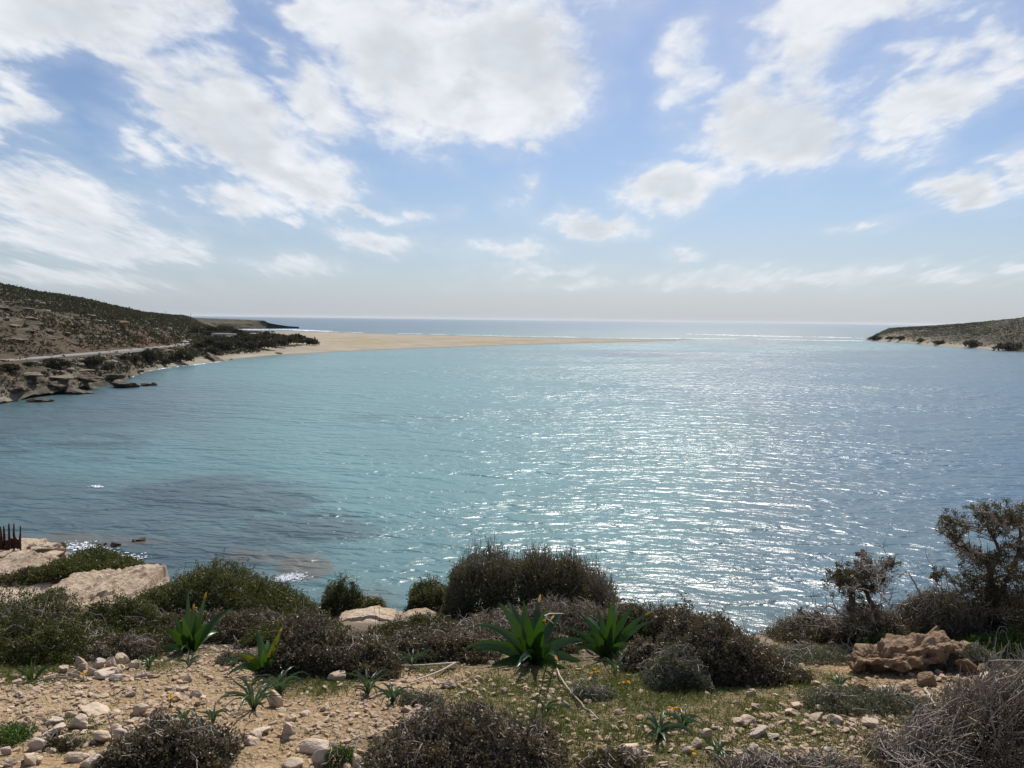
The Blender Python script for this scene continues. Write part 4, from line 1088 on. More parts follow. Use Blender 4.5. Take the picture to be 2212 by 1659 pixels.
shrub('low dark dwarf shrub at the bottom edge, left of the thorny corner shrub', 'shrub', DS, (1700, 1695), [(1550, 1698), (1590, 1668), (1650, 1652), (1720, 1640), (1790, 1646), (1840, 1668), (1870, 1698)], .3, 'garrigue', 1000, .016, 8, 110, name='dwarf_shrub', tr=.022)
shrub('grey-brown heath-like shrub right behind the large squill, below the crest shrub', 'shrub', DS, (1130, 1385), [(970, 1375), (1020, 1342), (1090, 1318), (1170, 1302), (1250, 1300), (1300, 1318), (1325, 1360)], .8, 'garrigue', 2600, .015, 8, 260, name='heath_shrub', tr=.022, clump=.45)
shrub('dark dwarf shrub behind the squill at the left', 'shrub', DS, (480, 1390), [(300, 1392), (340, 1350), (410, 1330), (490, 1325), (570, 1328), (625, 1345), (650, 1390)], .8, 'garrigue', 4200, .022, 8, 120, name='dwarf_shrub', tr=.024)
shrub('small dark tuft of a dwarf shrub left of the second clump of strap leaves', 'shrub', DS, (530, 1440), [(480, 1445), (510, 1420), (560, 1415), (600, 1435), (615, 1460)], .3, 'garrigue', 700, .016, 8, 30, name='dwarf_shrub', tr=.022)

shrub('low green-brown shrub between the big rounded evergreen and the bare rock bed', 'shrub', DS, (640, 1395), [(540, 1380), (580, 1345), (640, 1325), (700, 1335), (740, 1375)], .7, 'mastic', 2600, .022, 8, 60, name='dwarf_shrub', tr=.024)
shrub('low dwarf shrub under the left lobe of the crest shrub', 'shrub', DS, (900, 1395), [(800, 1385), (840, 1355), (900, 1338), (960, 1335), (1000, 1372)], .7, 'brush', 2400, .022, 8, 70, name='dwarf_shrub', tr=.024)
shrub('green-brown low shrub right behind the upright squill', 'shrub', DS, (1330, 1396), [(1230, 1400), (1260, 1360), (1320, 1335), (1380, 1340), (1430, 1395)], .6, 'mastic', 2200, .022, 8, 60, name='dwarf_shrub', tr=.024)
shrub('dark dwarf shrub filling the gap behind the largest squill', 'shrub', DS, (1120, 1410), [(1040, 1415), (1070, 1385), (1120, 1370), (1190, 1368), (1240, 1410)], .5, 'garrigue', 1900, .022, 8, 60, name='dwarf_shrub', tr=.024)
shrub('low brown dwarf shrub in front of the green left edge shrub', 'shrub', DS, (255, 1432), [(190, 1420), (215, 1390), (260, 1375), (310, 1380), (345, 1412)], .45, 'garrigue', 1700, .02, 8, 60, name='dwarf_shrub', tr=.022)
shrub('dark dwarf shrub low in front of the upright squill, right side', 'shrub', DS, (1400, 1455), [(1340, 1445), (1360, 1410), (1400, 1392), (1450, 1398), (1480, 1440)], .4, 'garrigue', 1700, .022, 8, 40, name='dwarf_shrub', tr=.024)
shrub('big green evergreen shrub on the rim at left, its rounded top against the sea', 'shrub', ES, (490, 1342), [(310, 1338), (345, 1280), (395, 1250), (440, 1222), (485, 1210), (520, 1218), (560, 1241), (610, 1268), (655, 1292), (690, 1330)], 1.5, 'mastic', 9000, .024, 8, 220, tr=.035, name='evergreen_shrub', clump=.3)
shrub('green spreading shrub at the left edge, in front of the pale rock ledge', 'shrub', ES, (90, 1440), [(-120, 1330), (-50, 1285), (20, 1278), (90, 1300), (140, 1325), (200, 1340), (240, 1370), (262, 1420)], 1.3, 'mastic', 8000, .020, 8, 240, tr=.03, name='evergreen_shrub')
shrub('green shrub between the left edge shrub and the big rounded one', 'shrub', ES, (280, 1395), [(180, 1370), (215, 1322), (260, 1308), (310, 1305), (350, 1325), (385, 1350), (400, 1385)], .9, 'mastic', 5200, .020, 8, 120, tr=.03, name='evergreen_shrub')
shrub('flat dark green shrub beyond the pale rock ledge, near the shore', 'shrub', ES, (220, 1262), [(122, 1250), (150, 1216), (190, 1205), (230, 1208), (262, 1216), (290, 1213), (312, 1238), (318, 1255)], 2.2, 'mastic', 5200, .05, 8, 90, tr=.07, name='evergreen_shrub', clump=.25)
shrub('rounded dark shrub alone on the rim, left of a smaller one beside the bare rock', 'shrub', ES, (748, 1328), [(695, 1315), (706, 1280), (730, 1262), (752, 1260), (778, 1275), (796, 1300), (800, 1322)], .5, 'mastic', 2300, .022, 8, 50, tr=.03, name='evergreen_shrub')
shrub('smaller rounded shrub on the rim, close right of the rounded dark one', 'shrub', ES, (806, 1328), [(784, 1318), (792, 1298), (806, 1288), (818, 1296), (828, 1318)], .35, 'mastic', 1000, .02, 8, 30, tr=.028, name='evergreen_shrub')
shrub('upright green shrub at the left end of the large wind-shaped crest shrub', 'shrub', ES, (935, 1330), [(886, 1320), (893, 1268), (912, 1250), (945, 1252), (972, 1270), (990, 1310)], .6, 'mastic', 2300, .022, 8, 70, tr=.03, name='evergreen_shrub', clump=.45)
shrub('large wind-shaped shrub on the crest in the middle, flat-topped and olive brown', 'shrub', ES, (1090, 1345), [(958, 1325), (968, 1255), (985, 1222), (1025, 1205), (1075, 1198), (1110, 1214), (1150, 1206), (1190, 1197), (1225, 1198), (1250, 1214), (1268, 1260), (1276, 1330)], 1.0, 'brush', 7000, .020, 8, 900, tr=.032, name='evergreen_shrub', clump=.25)
shrub('half-dead right side bush of the crest, mostly bare grey branches', 'shrub', ES, (1250, 1348), [(1130, 1330), (1150, 1275), (1200, 1235), (1245, 1215), (1290, 1232), (1322, 1262), (1345, 1315)], .8, 'brush', 900, .020, 7, 620, tr=.03, name='bare_bush', clump=.25)
shrub('tangled twiggy bush between the twin-stemmed tree and the large windswept tree', 'shrub', ES, (1990, 1392), [(1915, 1385), (1935, 1335), (1980, 1295), (2030, 1275), (2080, 1290), (2110, 1380)], .6, 'juniper', 1900, .018, 7, 420, tr=.028, name='bare_bush', clump=.45)
shrub('twiggy low bush right under the twin-stemmed small tree', 'shrub', ES, (1850, 1394), [(1770, 1388), (1790, 1345), (1830, 1322), (1880, 1318), (1930, 1335), (1950, 1380)], .5, 'juniper', 1500, .018, 7, 260, tr=.028, name='bare_bush', clump=.45)
shrub('small greyish bush on the left promontory, left of the round green one', 'shrub', ES, (72, 1262), [(45, 1255), (58, 1236), (80, 1228), (100, 1238), (106, 1256)], .9, 'juniper', 900, .04, 8, 30, tr=.05, name='evergreen_shrub')
shrub('small round green bush in front of the flat dark shrub on the left promontory', 'shrub', ES, (112, 1262), [(92, 1256), (102, 1238), (118, 1232), (132, 1242), (138, 1258)], .9, 'mastic', 900, .04, 8, 20, tr=.05, name='evergreen_shrub')
shrub('low bare-twigged bush left of the twin-stemmed small tree', 'shrub', ES, (1730, 1392), [(1655, 1385), (1680, 1350), (1720, 1335), (1760, 1328), (1800, 1345), (1830, 1380)], .6, 'juniper', 1100, .018, 7, 220, tr=.028, name='evergreen_shrub', clump=.5)
shrub('leafy dark base bush under the large windswept tree at the right edge', 'shrub', ES, (2160, 1392), [(2040, 1382), (2075, 1335), (2120, 1305), (2180, 1280), (2260, 1265), (2330, 1290), (2350, 1380)], .9, 'juniper', 5200, .02, 8, 160, tr=.03, name='evergreen_shrub')
for bx, by, w_, h_, lb in [(20, 1262, 46, 20, 'low grey-green tuft in front of the rock bed under the rusty fence'), (60, 1226, 40, 16, 'small grey tuft between the rock beds of the left promontory'), (150, 1232, 34, 18, 'small dark tuft above the left end of the flat dark shrub'), (100, 1206, 30, 12, 'tiny green tuft on top of the left promontory behind the square block'), (165, 1262, 40, 16, 'low green tuft at the left foot of the flat dark shrub'), (10, 1226, 36, 16, 'dark tuft at the foot of the rusty fence')]:
    shrub(lb, 'shrub', ES, (bx, by), [(bx - w_ / 2, by - 2), (bx - w_ / 4, by - h_ * .8), (bx, by - h_), (bx + w_ / 3, by - h_ * .7), (bx + w_ / 2, by - 2)], .9, 'juniper', 500, .045, 8, 14, tr=.05, name='low_tuft')
for bx, by, w_, h_, lb in [(215, 1288, 40, 18, 'low tuft growing in the middle of the broad pale rock ledge'), (300, 1300, 60, 24, 'green tuft at the right end of the broad pale rock ledge'), (130, 1300, 60, 26, 'green tuft at the left front of the broad pale rock ledge')]:
    shrub(lb, 'shrub', ES, (bx, by), [(bx - w_ / 2, by - 2), (bx - w_ / 4, by - h_ * .8), (bx, by - h_), (bx + w_ / 3, by - h_ * .7), (bx + w_ / 2, by - 2)], .6, 'mastic', 600, .03, 8, 14, tr=.035, name='low_tuft')
GC = 'grey and green cushion plants between the stones'
shrub('grey cushion plant among the stones in front of the ochre outcrop', 'cushion plant', GC, (1860, 1548), [(1735, 1530), (1770, 1502), (1830, 1492), (1900, 1495), (1960, 1505), (1990, 1535)], .3, 'greycushion', 1900, .013, 8, 40, tr=.018, name='cushion_plant')
shrub('grey-green cushion plant under the twin-stemmed small tree', 'cushion plant', GC, (1755, 1438), [(1650, 1425), (1690, 1405), (1750, 1396), (1810, 1402), (1855, 1425)], .5, 'greycushion', 1900, .013, 8, 40, tr=.018, name='cushion_plant')
shrub('grey-green cushion plant between the second squill and the large dark shrub', 'cushion plant', GC, (1450, 1494), [(1390, 1480), (1405, 1430), (1445, 1398), (1490, 1405), (1515, 1440), (1525, 1485)], .45, 'greycushion', 2100, .013, 8, 50, tr=.018, name='cushion_plant')
shrub('small grey cushion plant on bare earth below the forked stick', 'cushion plant', GC, (905, 1528), [(868, 1518), (885, 1500), (915, 1494), (945, 1502), (958, 1522)], .16, 'greycushion', 520, .011, 8, 16, tr=.015, name='cushion_plant')
shrub('small reddish-grey cushion plant beside the yellow flowers in the grass', 'cushion plant', GC, (1275, 1516), [(1238, 1508), (1252, 1488), (1280, 1480), (1308, 1490), (1322, 1510)], .18, 'greycushion', 520, .011, 8, 16, tr=.015, name='cushion_plant')
shrub('grey cushion plant draped over the ochre rock outcrop', 'cushion plant', GC, (2075, 1455), [(1985, 1440), (2010, 1418), (2060, 1408), (2110, 1402), (2150, 1412), (2160, 1445)], .25, 'greycushion', 1500, .013, 8, 40, tr=.018, name='cushion_plant')
shrub('bright green herb mat at the right edge behind the outcrop', 'cushion plant', GC, (2170, 1422), [(2075, 1410), (2110, 1385), (2160, 1376), (2220, 1372), (2290, 1380), (2310, 1415)], .5, 'herb', 2200, .016, 8, 10, tr=.022, name='herb_mat')
shrub('small green herb under the twin-stemmed tree trunk', 'cushion plant', GC, (1905, 1402), [(1850, 1396), (1870, 1380), (1910, 1374), (1950, 1384), (1962, 1398)], .25, 'herb', 700, .014, 8, 6, tr=.02, name='herb_mat')
shrub('dark mossy cushion at the bottom edge beside the pale oval stones', 'cushion plant', GC, (735, 1660), [(706, 1650), (712, 1628), (735, 1618), (760, 1628), (768, 1652)], .12, 'herb', 500, .009, 8, 6, tr=.012, name='cushion_plant')
shrub('brown-green herb tuft at the bottom edge right of the wide dark shrub', 'cushion plant', GC, (1320, 1690), [(1255, 1685), (1275, 1645), (1320, 1630), (1370, 1640), (1395, 1680)], .25, 'juniper', 1000, .014, 8, 20, tr=.02, name='cushion_plant')
shrub('dark green cushion at the left edge under a pale stone row', 'cushion plant', GC, (10, 1612), [(-40, 1605), (-15, 1585), (20, 1580), (50, 1592), (62, 1608)], .2, 'herb', 700, .012, 8, 6, tr=.016, name='cushion_plant')
shrub('olive cushion plant at lower left, in front of the pale triangular stone', 'cushion plant', GC, (118, 1625), [(85, 1618), (100, 1600), (130, 1594), (160, 1604), (172, 1620)], .14, 'juniper', 500, .011, 8, 6, tr=.014, name='cushion_plant')


# ------------------------------------------------------------------ two windswept small trees at the right
def c5(cx, cy): return 1555.4 + cx / 2.743, 1054.2 + cy / 2.743


def twisted_tree(label, base, y_off, limbs, tufts, seed, twig_n):
    g = np.random.default_rng(seed); p = near_hit(*base); y0 = p[1] + y_off
    t = thing('windswept_tree', label, 'tree', p, 'windswept small trees at the right')
    W = lambda cx, cy, dz=0.: at_y(*c5(cx, cy), y0 + dz)
    allp = []
    for k, (pts, r0, r1, mat) in enumerate(limbs):
        dz = g.normal() * .12
        Pw = np.array([W(a, b, dz * i / max(1, len(pts) - 1)) for i, (a, b) in enumerate(pts)])
        Pw = smooth_path(Pw, 4 * len(pts)); n = len(Pw); Pw[1:] += g.normal(size=(n - 1, 3)) * .006
        mb = MB(); mb.add(*tube(Pw, np.linspace(r0, r1, n), 7))
        for _ in range(int(twig_n * len(pts) / 4)):
            i = g.integers(1, n); d = unit(g.normal(size=3) * [1, .8, 1] + [0, 0, .25]); l = g.uniform(.05, .2)
            q = Pw[i] + d * l; mdl = (Pw[i] + q) / 2 + g.normal(size=3) * .02
            mb.add(*tube(smooth_path([Pw[i], mdl, q], 5), np.linspace(min(r1, .005), .0015, 5), 4))
            if g.random() < .6:
                q2 = mdl + unit(d + g.normal(size=3) * .8) * l * .6; mb.add(*tube(np.array([mdl, (mdl + q2) / 2 + g.normal(size=3) * .008, q2]), [.003, .0022, .0012], 3))
        mb.build('trunk' if k == 0 else 'branch', M[mat], t); allp.append(Pw)
    V = []; F = []; A = []; nn = 0
    for cx, cy, r in tufts:
        c = W(cx, cy, g.normal() * .14); rr = r / 2.743 / FPX * ((c - EYE) @ _f)
        n = int(140 + 11 * r); ns = 14
        sub = c + g.normal(size=(ns, 3)) * rr * [.8, .6, .55]
        k = g.integers(0, ns, n); P = sub[k] + g.normal(size=(n, 3)) * rr * .2
        d = unit(P - c + g.normal(size=(n, 3)) * rr * .5 + [0, 0, rr * .35]); L = g.uniform(.012, .026, n)
        v, f = leaf_quads(P, d, L, L * .2, g); V.append(v); F.append(f + nn); nn += len(v); A.append(np.repeat(np.clip(.35 * g.random() + .65 * g.random(n), 0, 1), 4))
        mbn = min(range(len(allp)), key=lambda i: np.min(np.linalg.norm(allp[i] - c, axis=1)))
        i = np.argmin(np.linalg.norm(allp[mbn] - c, axis=1)); a = allp[mbn][i]
        mb = MB()
        for s in sub[:7]:
            mb.add(*tube(smooth_path([a, (a + s) / 2 + g.normal(size=3) * .02, s], 5), np.linspace(.006, .002, 5), 4))
        mb.build('branch', M['bark'], t)
    mb = MB()
    for cx, cy, r in tufts:                               # fine bare twigs standing out of the foliage all round
        c = W(cx, cy, g.normal() * .14); rr = r / 2.743 / FPX * ((c - EYE) @ _f)
        for _ in range(int(5 + r * .22)):
            d = unit(g.normal(size=3) * [1, .8, .9] + [-.25, 0, .2]); a = c + g.normal(size=3) * rr * .3; l = rr * g.uniform(.8, 2.0)
            md = a + d * l * .5 + g.normal(size=3) * rr * .15
            mb.add(*tube(smooth_path([a, md, a + d * l], 5), np.linspace(.0042, .0013, 5), 4))
            for _k in range(2):
                d2 = unit(d + g.normal(size=3) * .7); s0 = md + (a + d * l - md) * g.random() * .6
                mb.add(*tube(np.array([s0, s0 + d2 * l * .2 + g.normal(size=3) * .004, s0 + d2 * l * .38]), [.0024, .0019, .0011], 3))
    tag(mb.build('twigs', M['twig'], t), kind='stuff')
    obj('crown', np.concatenate(V), np.concatenate(F), M['juniper'], t, attrs={'rnd': np.concatenate(A)})
    return t

twisted_tree('small twin-stemmed windswept tree with a pale broken branch stub, left of the larger tree', (1885, 1392), .12, [
    ([(800, 850), (780, 720), (785, 620), (805, 560), (830, 490), (845, 380)], .036, .007, 'bark'),
    ([(935, 760), (890, 670), (858, 580), (872, 520), (900, 450)], .026, .006, 'bark'),
    ([(912, 850), (905, 775), (880, 715)], .020, .013, 'dead'),
    ([(782, 620), (720, 560), (690, 510), (650, 545)], .014, .004, 'bark'),
    ([(860, 590), (930, 590), (962, 630), (950, 680)], .009, .004, 'twig'),
    ([(825, 500), (930, 510), (1000, 430)], .009, .003, 'bark'),
    ([(800, 780), (720, 750), (650, 700), (600, 725), (550, 680)], .012, .003, 'twig'),
    ([(830, 880), (700, 860), (600, 820), (500, 870)], .010, .003, 'twig'),
    ([(800, 850), (700, 800), (610, 775), (560, 790)], .009, .003, 'twig'),
    ([(930, 890), (1000, 850), (1080, 830), (1100, 870)], .010, .004, 'dead')],
    [(690, 510, 45), (760, 540, 55), (715, 570, 40), (830, 535, 45), (940, 500, 55), (990, 445, 35), (850, 395, 26), (780, 600, 45), (775, 690, 45), (800, 770, 50), (905, 600, 26), (850, 470, 40), (920, 555, 40), (800, 840, 60), (900, 900, 60), (510, 760, 30)], 3, 12)
twisted_tree('large windswept tree at the right edge with a long bare branch reaching left', (2150, 1392), .25, [
    ([(1630, 850), (1620, 700), (1595, 600), (1600, 480), (1560, 420), (1480, 370), (1400, 330)], .045, .008, 'bark'),
    ([(1600, 620), (1480, 610), (1350, 640), (1200, 655), (1080, 695), (1000, 680)], .022, .006, 'twig'),
    ([(1620, 680), (1700, 560), (1750, 430), (1780, 280), (1740, 190)], .030, .006, 'bark'),
    ([(1605, 490), (1650, 380), (1600, 250), (1560, 150), (1530, 120)], .018, .005, 'bark'),
    ([(1480, 375), (1410, 280), (1390, 200)], .010, .003, 'twig'),
    ([(1200, 655), (1150, 560), (1110, 500), (1050, 515)], .008, .003, 'twig'),
    ([(1350, 640), (1290, 560), (1260, 460)], .009, .003, 'twig'),
    ([(1350, 645), (1250, 720), (1150, 715)], .008, .003, 'twig'),
    ([(1540, 640), (1450, 705), (1300, 735), (1290, 770), (1320, 830)], .014, .006, 'twig'),
    ([(1600, 700), (1520, 690), (1440, 640), (1380, 560)], .012, .004, 'bark'),
    ([(1000, 680), (960, 640), (985, 560)], .006, .002, 'twig')],
    [(1540, 130, 40), (1590, 170, 55), (1640, 205, 36), (1690, 235, 45), (1730, 140, 60), (1780, 200, 50), (1390, 210, 55), (1400, 275, 48), (1440, 365, 46), (1500, 390, 50), (1560, 430, 60), (1620, 455, 70), (1700, 390, 50), (1560, 250, 46), (1785, 330, 50), (1610, 560, 90), (1690, 600, 90), (1765, 520, 80), (1560, 680, 80), (1660, 720, 100), (1750, 700, 90), (1440, 560, 50), (1400, 745, 55), (1290, 520, 28), (1480, 750, 70), (1340, 195, 26), (1520, 590, 60), (1830, 420, 80), (1850, 560, 90), (1830, 250, 70)], 4, 12)


# ------------------------------------------------------------------ squills and strap-leaved plants
def strap_leaf(pts, w, fold=.25, k=9):
    """a channelled strap leaf along pts; w = half width"""
    P = smooth_path(pts, k); T = unit(np.gradient(P, axis=0)); view = unit(np.array([0, -1.0, .55]))
    side = unit(np.cross(T, view + 0 * T)); nrm = np.cross(side, T)
    u = np.linspace(0, 1, k); ww = w * np.clip(.5 + 1.5 * u, 0, 1) * np.clip((1 - u) / .62, 0, 1) ** .8 + w * .02
    L = P - side * ww[:, None] + nrm * (ww * fold)[:, None]; Rr = P + side * ww[:, None] + nrm * (ww * fold)[:, None]
    V = np.stack([L, P, Rr], 1).reshape(-1, 3); i = np.arange(k - 1)[:, None] * 3 + np.arange(2)[None]
    F = np.stack([i, i + 1, i + 4, i + 3], -1).reshape(-1, 4)
    return V, F


def squill(label, base, size, n, seed, width=.028, yellow=(), upright=0.0):
    """rosette of broad strap leaves: the inner ones stand, the outer ones arch over and droop"""
    g = np.random.default_rng(seed); p = near_hit(*base)
    t = thing('squill', label, 'squill plant', p, 'squills with broad strap leaves')
    s = ((p - EYE) @ _f) / FPX; L0 = size * s
    for i in range(n):
        k = i / (n - 1); az = i * 2.399 + g.normal() * .3; L = L0 * g.uniform(.72, 1.12) * (1 - .12 * k)
        el = R(84 - (58 - 30 * upright) * k + g.normal() * 6); curl = R(18 + (95 - 55 * upright) * k ** 1.3 + g.normal() * 14)
        h = np.array([math.cos(az), math.sin(az), 0.]); sd = np.array([-h[1], h[0], 0]) * g.normal() * .25
        q = p + h * .012 * (1 + k) + [0, 0, -.01]; pts = [q]; m = 7
        for w in range(m):
            u = (w + .5) / m; a = el - curl * u ** 1.6
            q = q + (h * math.cos(a) + sd * u + np.array([0, 0, math.sin(a)])) * L / m
            q = q.copy(); q[2] = max(q[2], G(q[0], q[1])[0] + .012 + .006 * g.random()); pts.append(q)
        V, F = strap_leaf(pts, width * g.uniform(.8, 1.2), g.uniform(.15, .5), 17)
        V = V + (np.sin(np.arange(len(V)) * .9 + i) * .0022)[:, None] * np.array([0, -.4, 1.])
        o = obj('leaf', V, F, M['squill_yellow' if i in yellow else 'squill'], t, smooth=True, attrs={'rnd': np.full(len(V), g.random())})
        if g.random() < .2 or i in yellow:
            e = smooth_path(pts, 17)
            Vt, Ft = strap_leaf([e[-3], e[-2], e[-1], e[-1] + (e[-1] - e[-2]) * .5], width * .27, .2, 6)
            Vt = Vt + [0, -.003, .003]
            tp = obj('withered_tip', Vt, Ft, M['tip'], t, smooth=True, attrs={'rnd': np.full(len(Vt), g.random())})
            wl = tp.location.copy(); tp.parent = o; tp.location = wl - o.location
c4 = lambda cx, cy: (950.5 + cx / 3.2, 1140.6 + cy / 3.2)
c3 = lambda cx, cy: (518.4 + cx / 3.2, 1140.6 + cy / 3.2)
c2 = lambda cx, cy: (cx / 2.824, 1071.5 + cy / 2.824)
squill('largest squill, its broad glossy leaves spreading in the middle of the foreground', c4(640, 930), 158, 22, 101, .040)
squill('upright squill right behind the largest one, with yellow-tipped leaves', c4(1150, 890), 138, 16, 102, .033, (), .45)
squill('squill at the left with broad dark leaves, in front of the evergreen shrubs', c2(1165, 945), 122, 13, 103, .036, (), .3)
squill('squill with bright yellow-green withering leaves, left of the dwarf shrub', c3(185, 1000), 104, 12, 104, .029, (0, 4), .1)
squill('small young squill at the left edge of the bare earth, beside the first pale stone', (68, 1470), 48, 6, 105, .012, (), .6)


def rosette(label, base, size, n, seed, wid=.0065, lean=0.0):
    g = np.random.default_rng(seed); p = near_hit(*base); s = ((p - EYE) @ _f) / FPX; L0 = size * s
    t = thing('strap_leaved_plant', label, 'strap-leaved plant', p, 'thin strap-leaved plants')
    for k in range(n):
        a = 2 * math.pi * k / n + g.normal() * .3; el = g.uniform(.75, 1.35); L = L0 * g.uniform(.6, 1.15)
        d = np.array([math.cos(a), math.sin(a), 0]); d[0] += lean
        m1 = p + d * L * .35 * math.cos(el) + [0, 0, L * .42 * math.sin(el)]
        m2 = p + d * L * (.45 + .15 * math.cos(el)) + [0, 0, L * .55 * math.sin(el)]
        e = p + d * L * (.72 + .2 * math.cos(el)) + [0, 0, L * g.uniform(.05, .6)]
        for q in (m2, e): q[2] = max(q[2], G(q[0], q[1])[0] + .012)
        V, F = strap_leaf([p + [0, 0, -.01], m1, m2, e], wid * g.uniform(.7, 1.2), .45, 9)
        obj('leaf', V, F, M['strap'], t, smooth=True, attrs={'rnd': np.full(len(V), g.random())})
for k, a in enumerate([
        ('large sprawling clump of thin leaves left of the pale upright stone', (548, 1535), 100, 22), ('clump of thin leaves below the yellow-leaved squill, right of the sprawling one', (605, 1500), 75, 15),
        ('clump of stiff thin leaves in front of the dwarf shrub, left one of a pair', (795, 1502), 80, 20), ('lower clump of thin leaves, right one of the pair in front of the dwarf shrub', (848, 1522), 65, 20),
        ('clump of arching thin leaves behind the forked stick', (893, 1440), 62, 17), ('thin leaves standing alone in the grass below the largest squill', (1180, 1540), 44, 9),
        ('clump of broad grey-green leaves in the grass at lower right of the middle', (1424, 1598), 80, 17), ('arching clump of thin leaves next to the yellow flowers at lower middle right', (1478, 1575), 66, 14),
        ('pale clump of thin leaves left of the ochre rock outcrop', (1812, 1492), 52, 9), ('small grey leaf tuft at the foot of the second squill', (1328, 1452), 48, 8),
        ('thin leaf tuft beside the yellow flowers among the stones at lower left', (396, 1562), 52, 10), ('small thin leaf tuft between the stones, right of the flowers at lower left', (462, 1560), 52, 8),
        ('thin leaf tuft beside the pile of pale stones at left', (322, 1445), 46, 8), ('small leaf tuft on the bare earth below the left squill', (408, 1440), 48, 9),
        ('thin leaf tuft in the pile of pale stones', (238, 1438), 36, 6), ('small leaf tuft left of the yellow-leaved squill', (505, 1440), 44, 10), ('low thin leaves among the stones at the bottom right of the middle', (1550, 1640), 60, 12)]):
    rosette(*a, seed=30 + k, wid=.011 if 'broad' in a[0] else .0065)


# ------------------------------------------------------------------ sticks, stalks, flowers
def stick(label, pts, r, seed, mat='dead', lift=.02, name='stick', cat='stick'):
    g = np.random.default_rng(seed)
    P = []
    for i, q in enumerate(pts):
        p = near_hit(q[0], q[1]); P.append(p + [0, 0, lift])
    P = smooth_path(P, 14); P[1:-1] += g.normal(size=(12, 3)) * .003
    o = obj(name, *tube(P, np.linspace(r, r * .6, 14), 6), M[mat], loc=P[0]); tag(o, label, cat); return o
def forked():
    a = [near_hit(*q) + [0, 0, .03] for q in ((826, 1443), (890, 1447), (985, 1441))]; b = [near_hit(*q) + [0, 0, .03] for q in ((984, 1442), (945, 1462), (886, 1484))]
    o = tag(obj('forked_stick', *tube(smooth_path(a, 14), np.linspace(.006, .009, 14), 6), M['dead'], loc=a[0]), 'bleached dry stalk bent into a sharp V, lying left of the largest squill', 'stick')
    V, F = tube(smooth_path(b, 14), np.linspace(.009, .005, 14), 6)
    br = obj('side_branch', V, F, M['dead'], o)
forked()
stick('long curved dry stalk lying on the grass below the largest squill', [(1203, 1452), (1216, 1478), (1240, 1510), (1262, 1532), (1292, 1560)], .006, 2)
stick('grey stick lying at the left under the young squill', [(78, 1479), (110, 1472), (156, 1470)], .007, 3, 'twig')
stick('short pale broken stick in front of the left edge shrub', [(88, 1412), (102, 1402), (118, 1394)], .009, 4, lift=.22)
stick('thin dry stem leaning behind the largest squill on its left', [(1102, 1376), (1080, 1352), (1056, 1326)], .005, 5, lift=.06)
stick('thin dry stem leaning between the two large squills', [(1196, 1368), (1226, 1342), (1262, 1344)], .005, 6, lift=.06)
stick('dry stem bent at its end behind the upright squill', [(1284, 1340), (1246, 1312), (1278, 1309)], .005, 7, lift=.07)
stick('pale thick stick between the stones at lower right', [(1998, 1494), (2010, 1515), (2024, 1538)], .009, 8)
stick('thin dry stem on the ground left of the yellow-leaved squill', [(505, 1462), (545, 1470), (590, 1462)], .005, 9)
def stalk():
    p = near_hit(1450, 1345); tip = at_y(1452, 1236, p[1] + .1)
    t = thing('dry_flower_stalk', 'thin dry flower stalk standing above the dark shrub against the glittering sea', 'dry stalk', p)
    mb = MB(); mb.add(*tube(smooth_path([p, (p + tip) / 2 + [.006, 0, 0], tip], 8), np.linspace(.0045, .0025, 8), 5)); mb.build('stem', M['twig'], t)
    V, F = rock_shape(1, 2, .2); mb = MB(); mb.add(V * [.007, .007, .022] + tip, F); mb.build('seed_head', M['bark'], t)
stalk()


def flower(label, base, n, seed, hgt=.05, spread=.03):
    g = np.random.default_rng(seed); p = near_hit(*base)
    t = thing('yellow_flower', label, 'flower', p, 'yellow flowers')
    for k in range(n):
        o = g.normal(size=3) * [spread, spread, 0]; top = p + o + [0, 0, hgt * g.uniform(.7, 1.3)]
        mb = MB(); mb.add(*tube(np.array([p + o * .4, (p + o * .4 + top) / 2 + [.004, 0, 0], top]), .0016, 4)); mb.build('stem', M['grass'], t)
        m = 14; d = unit(np.stack([np.cos(np.arange(m) * 6.283 / m), np.sin(np.arange(m) * 6.283 / m), .35 + 0 * np.arange(m)], -1))
        V, F = leaf_quads(np.repeat(top[None], m, 0), d, np.full(m, .013), np.full(m, .004), g)
        obj('blossom', V, F, M['flower'], t, attrs={'rnd': np.repeat(g.random(m), 4)})
for k, a in enumerate([('pair of yellow blossoms beside the arching leaf clump, lower middle right', (1474, 1558), 3), ('yellow blossom left of the pair beside the arching leaf clump', (1444, 1550), 2), ('loose group of yellow flowers in the grass below the upright squill', (1280, 1470), 4), ('yellow flowers in the grass right of the group below the upright squill', (1350, 1490), 3),
                       ('yellow flowers at the foot of the dark shrub behind the forked stick', (958, 1424), 3), ('clump of yellow flowers among the stones at lower left', (366, 1532), 5), ('yellow blossom at the bottom edge among dark twigs', (1492, 1650), 2), ('yellow flower on the dwarf shrub behind the yellow-leaved squill', (818, 1375), 2), ('yellow flower by the left stone pile', (186, 1470), 2)]):
    flower(*a, seed=200 + k, hgt=.06 if k != 7 else .28, spread=.022)


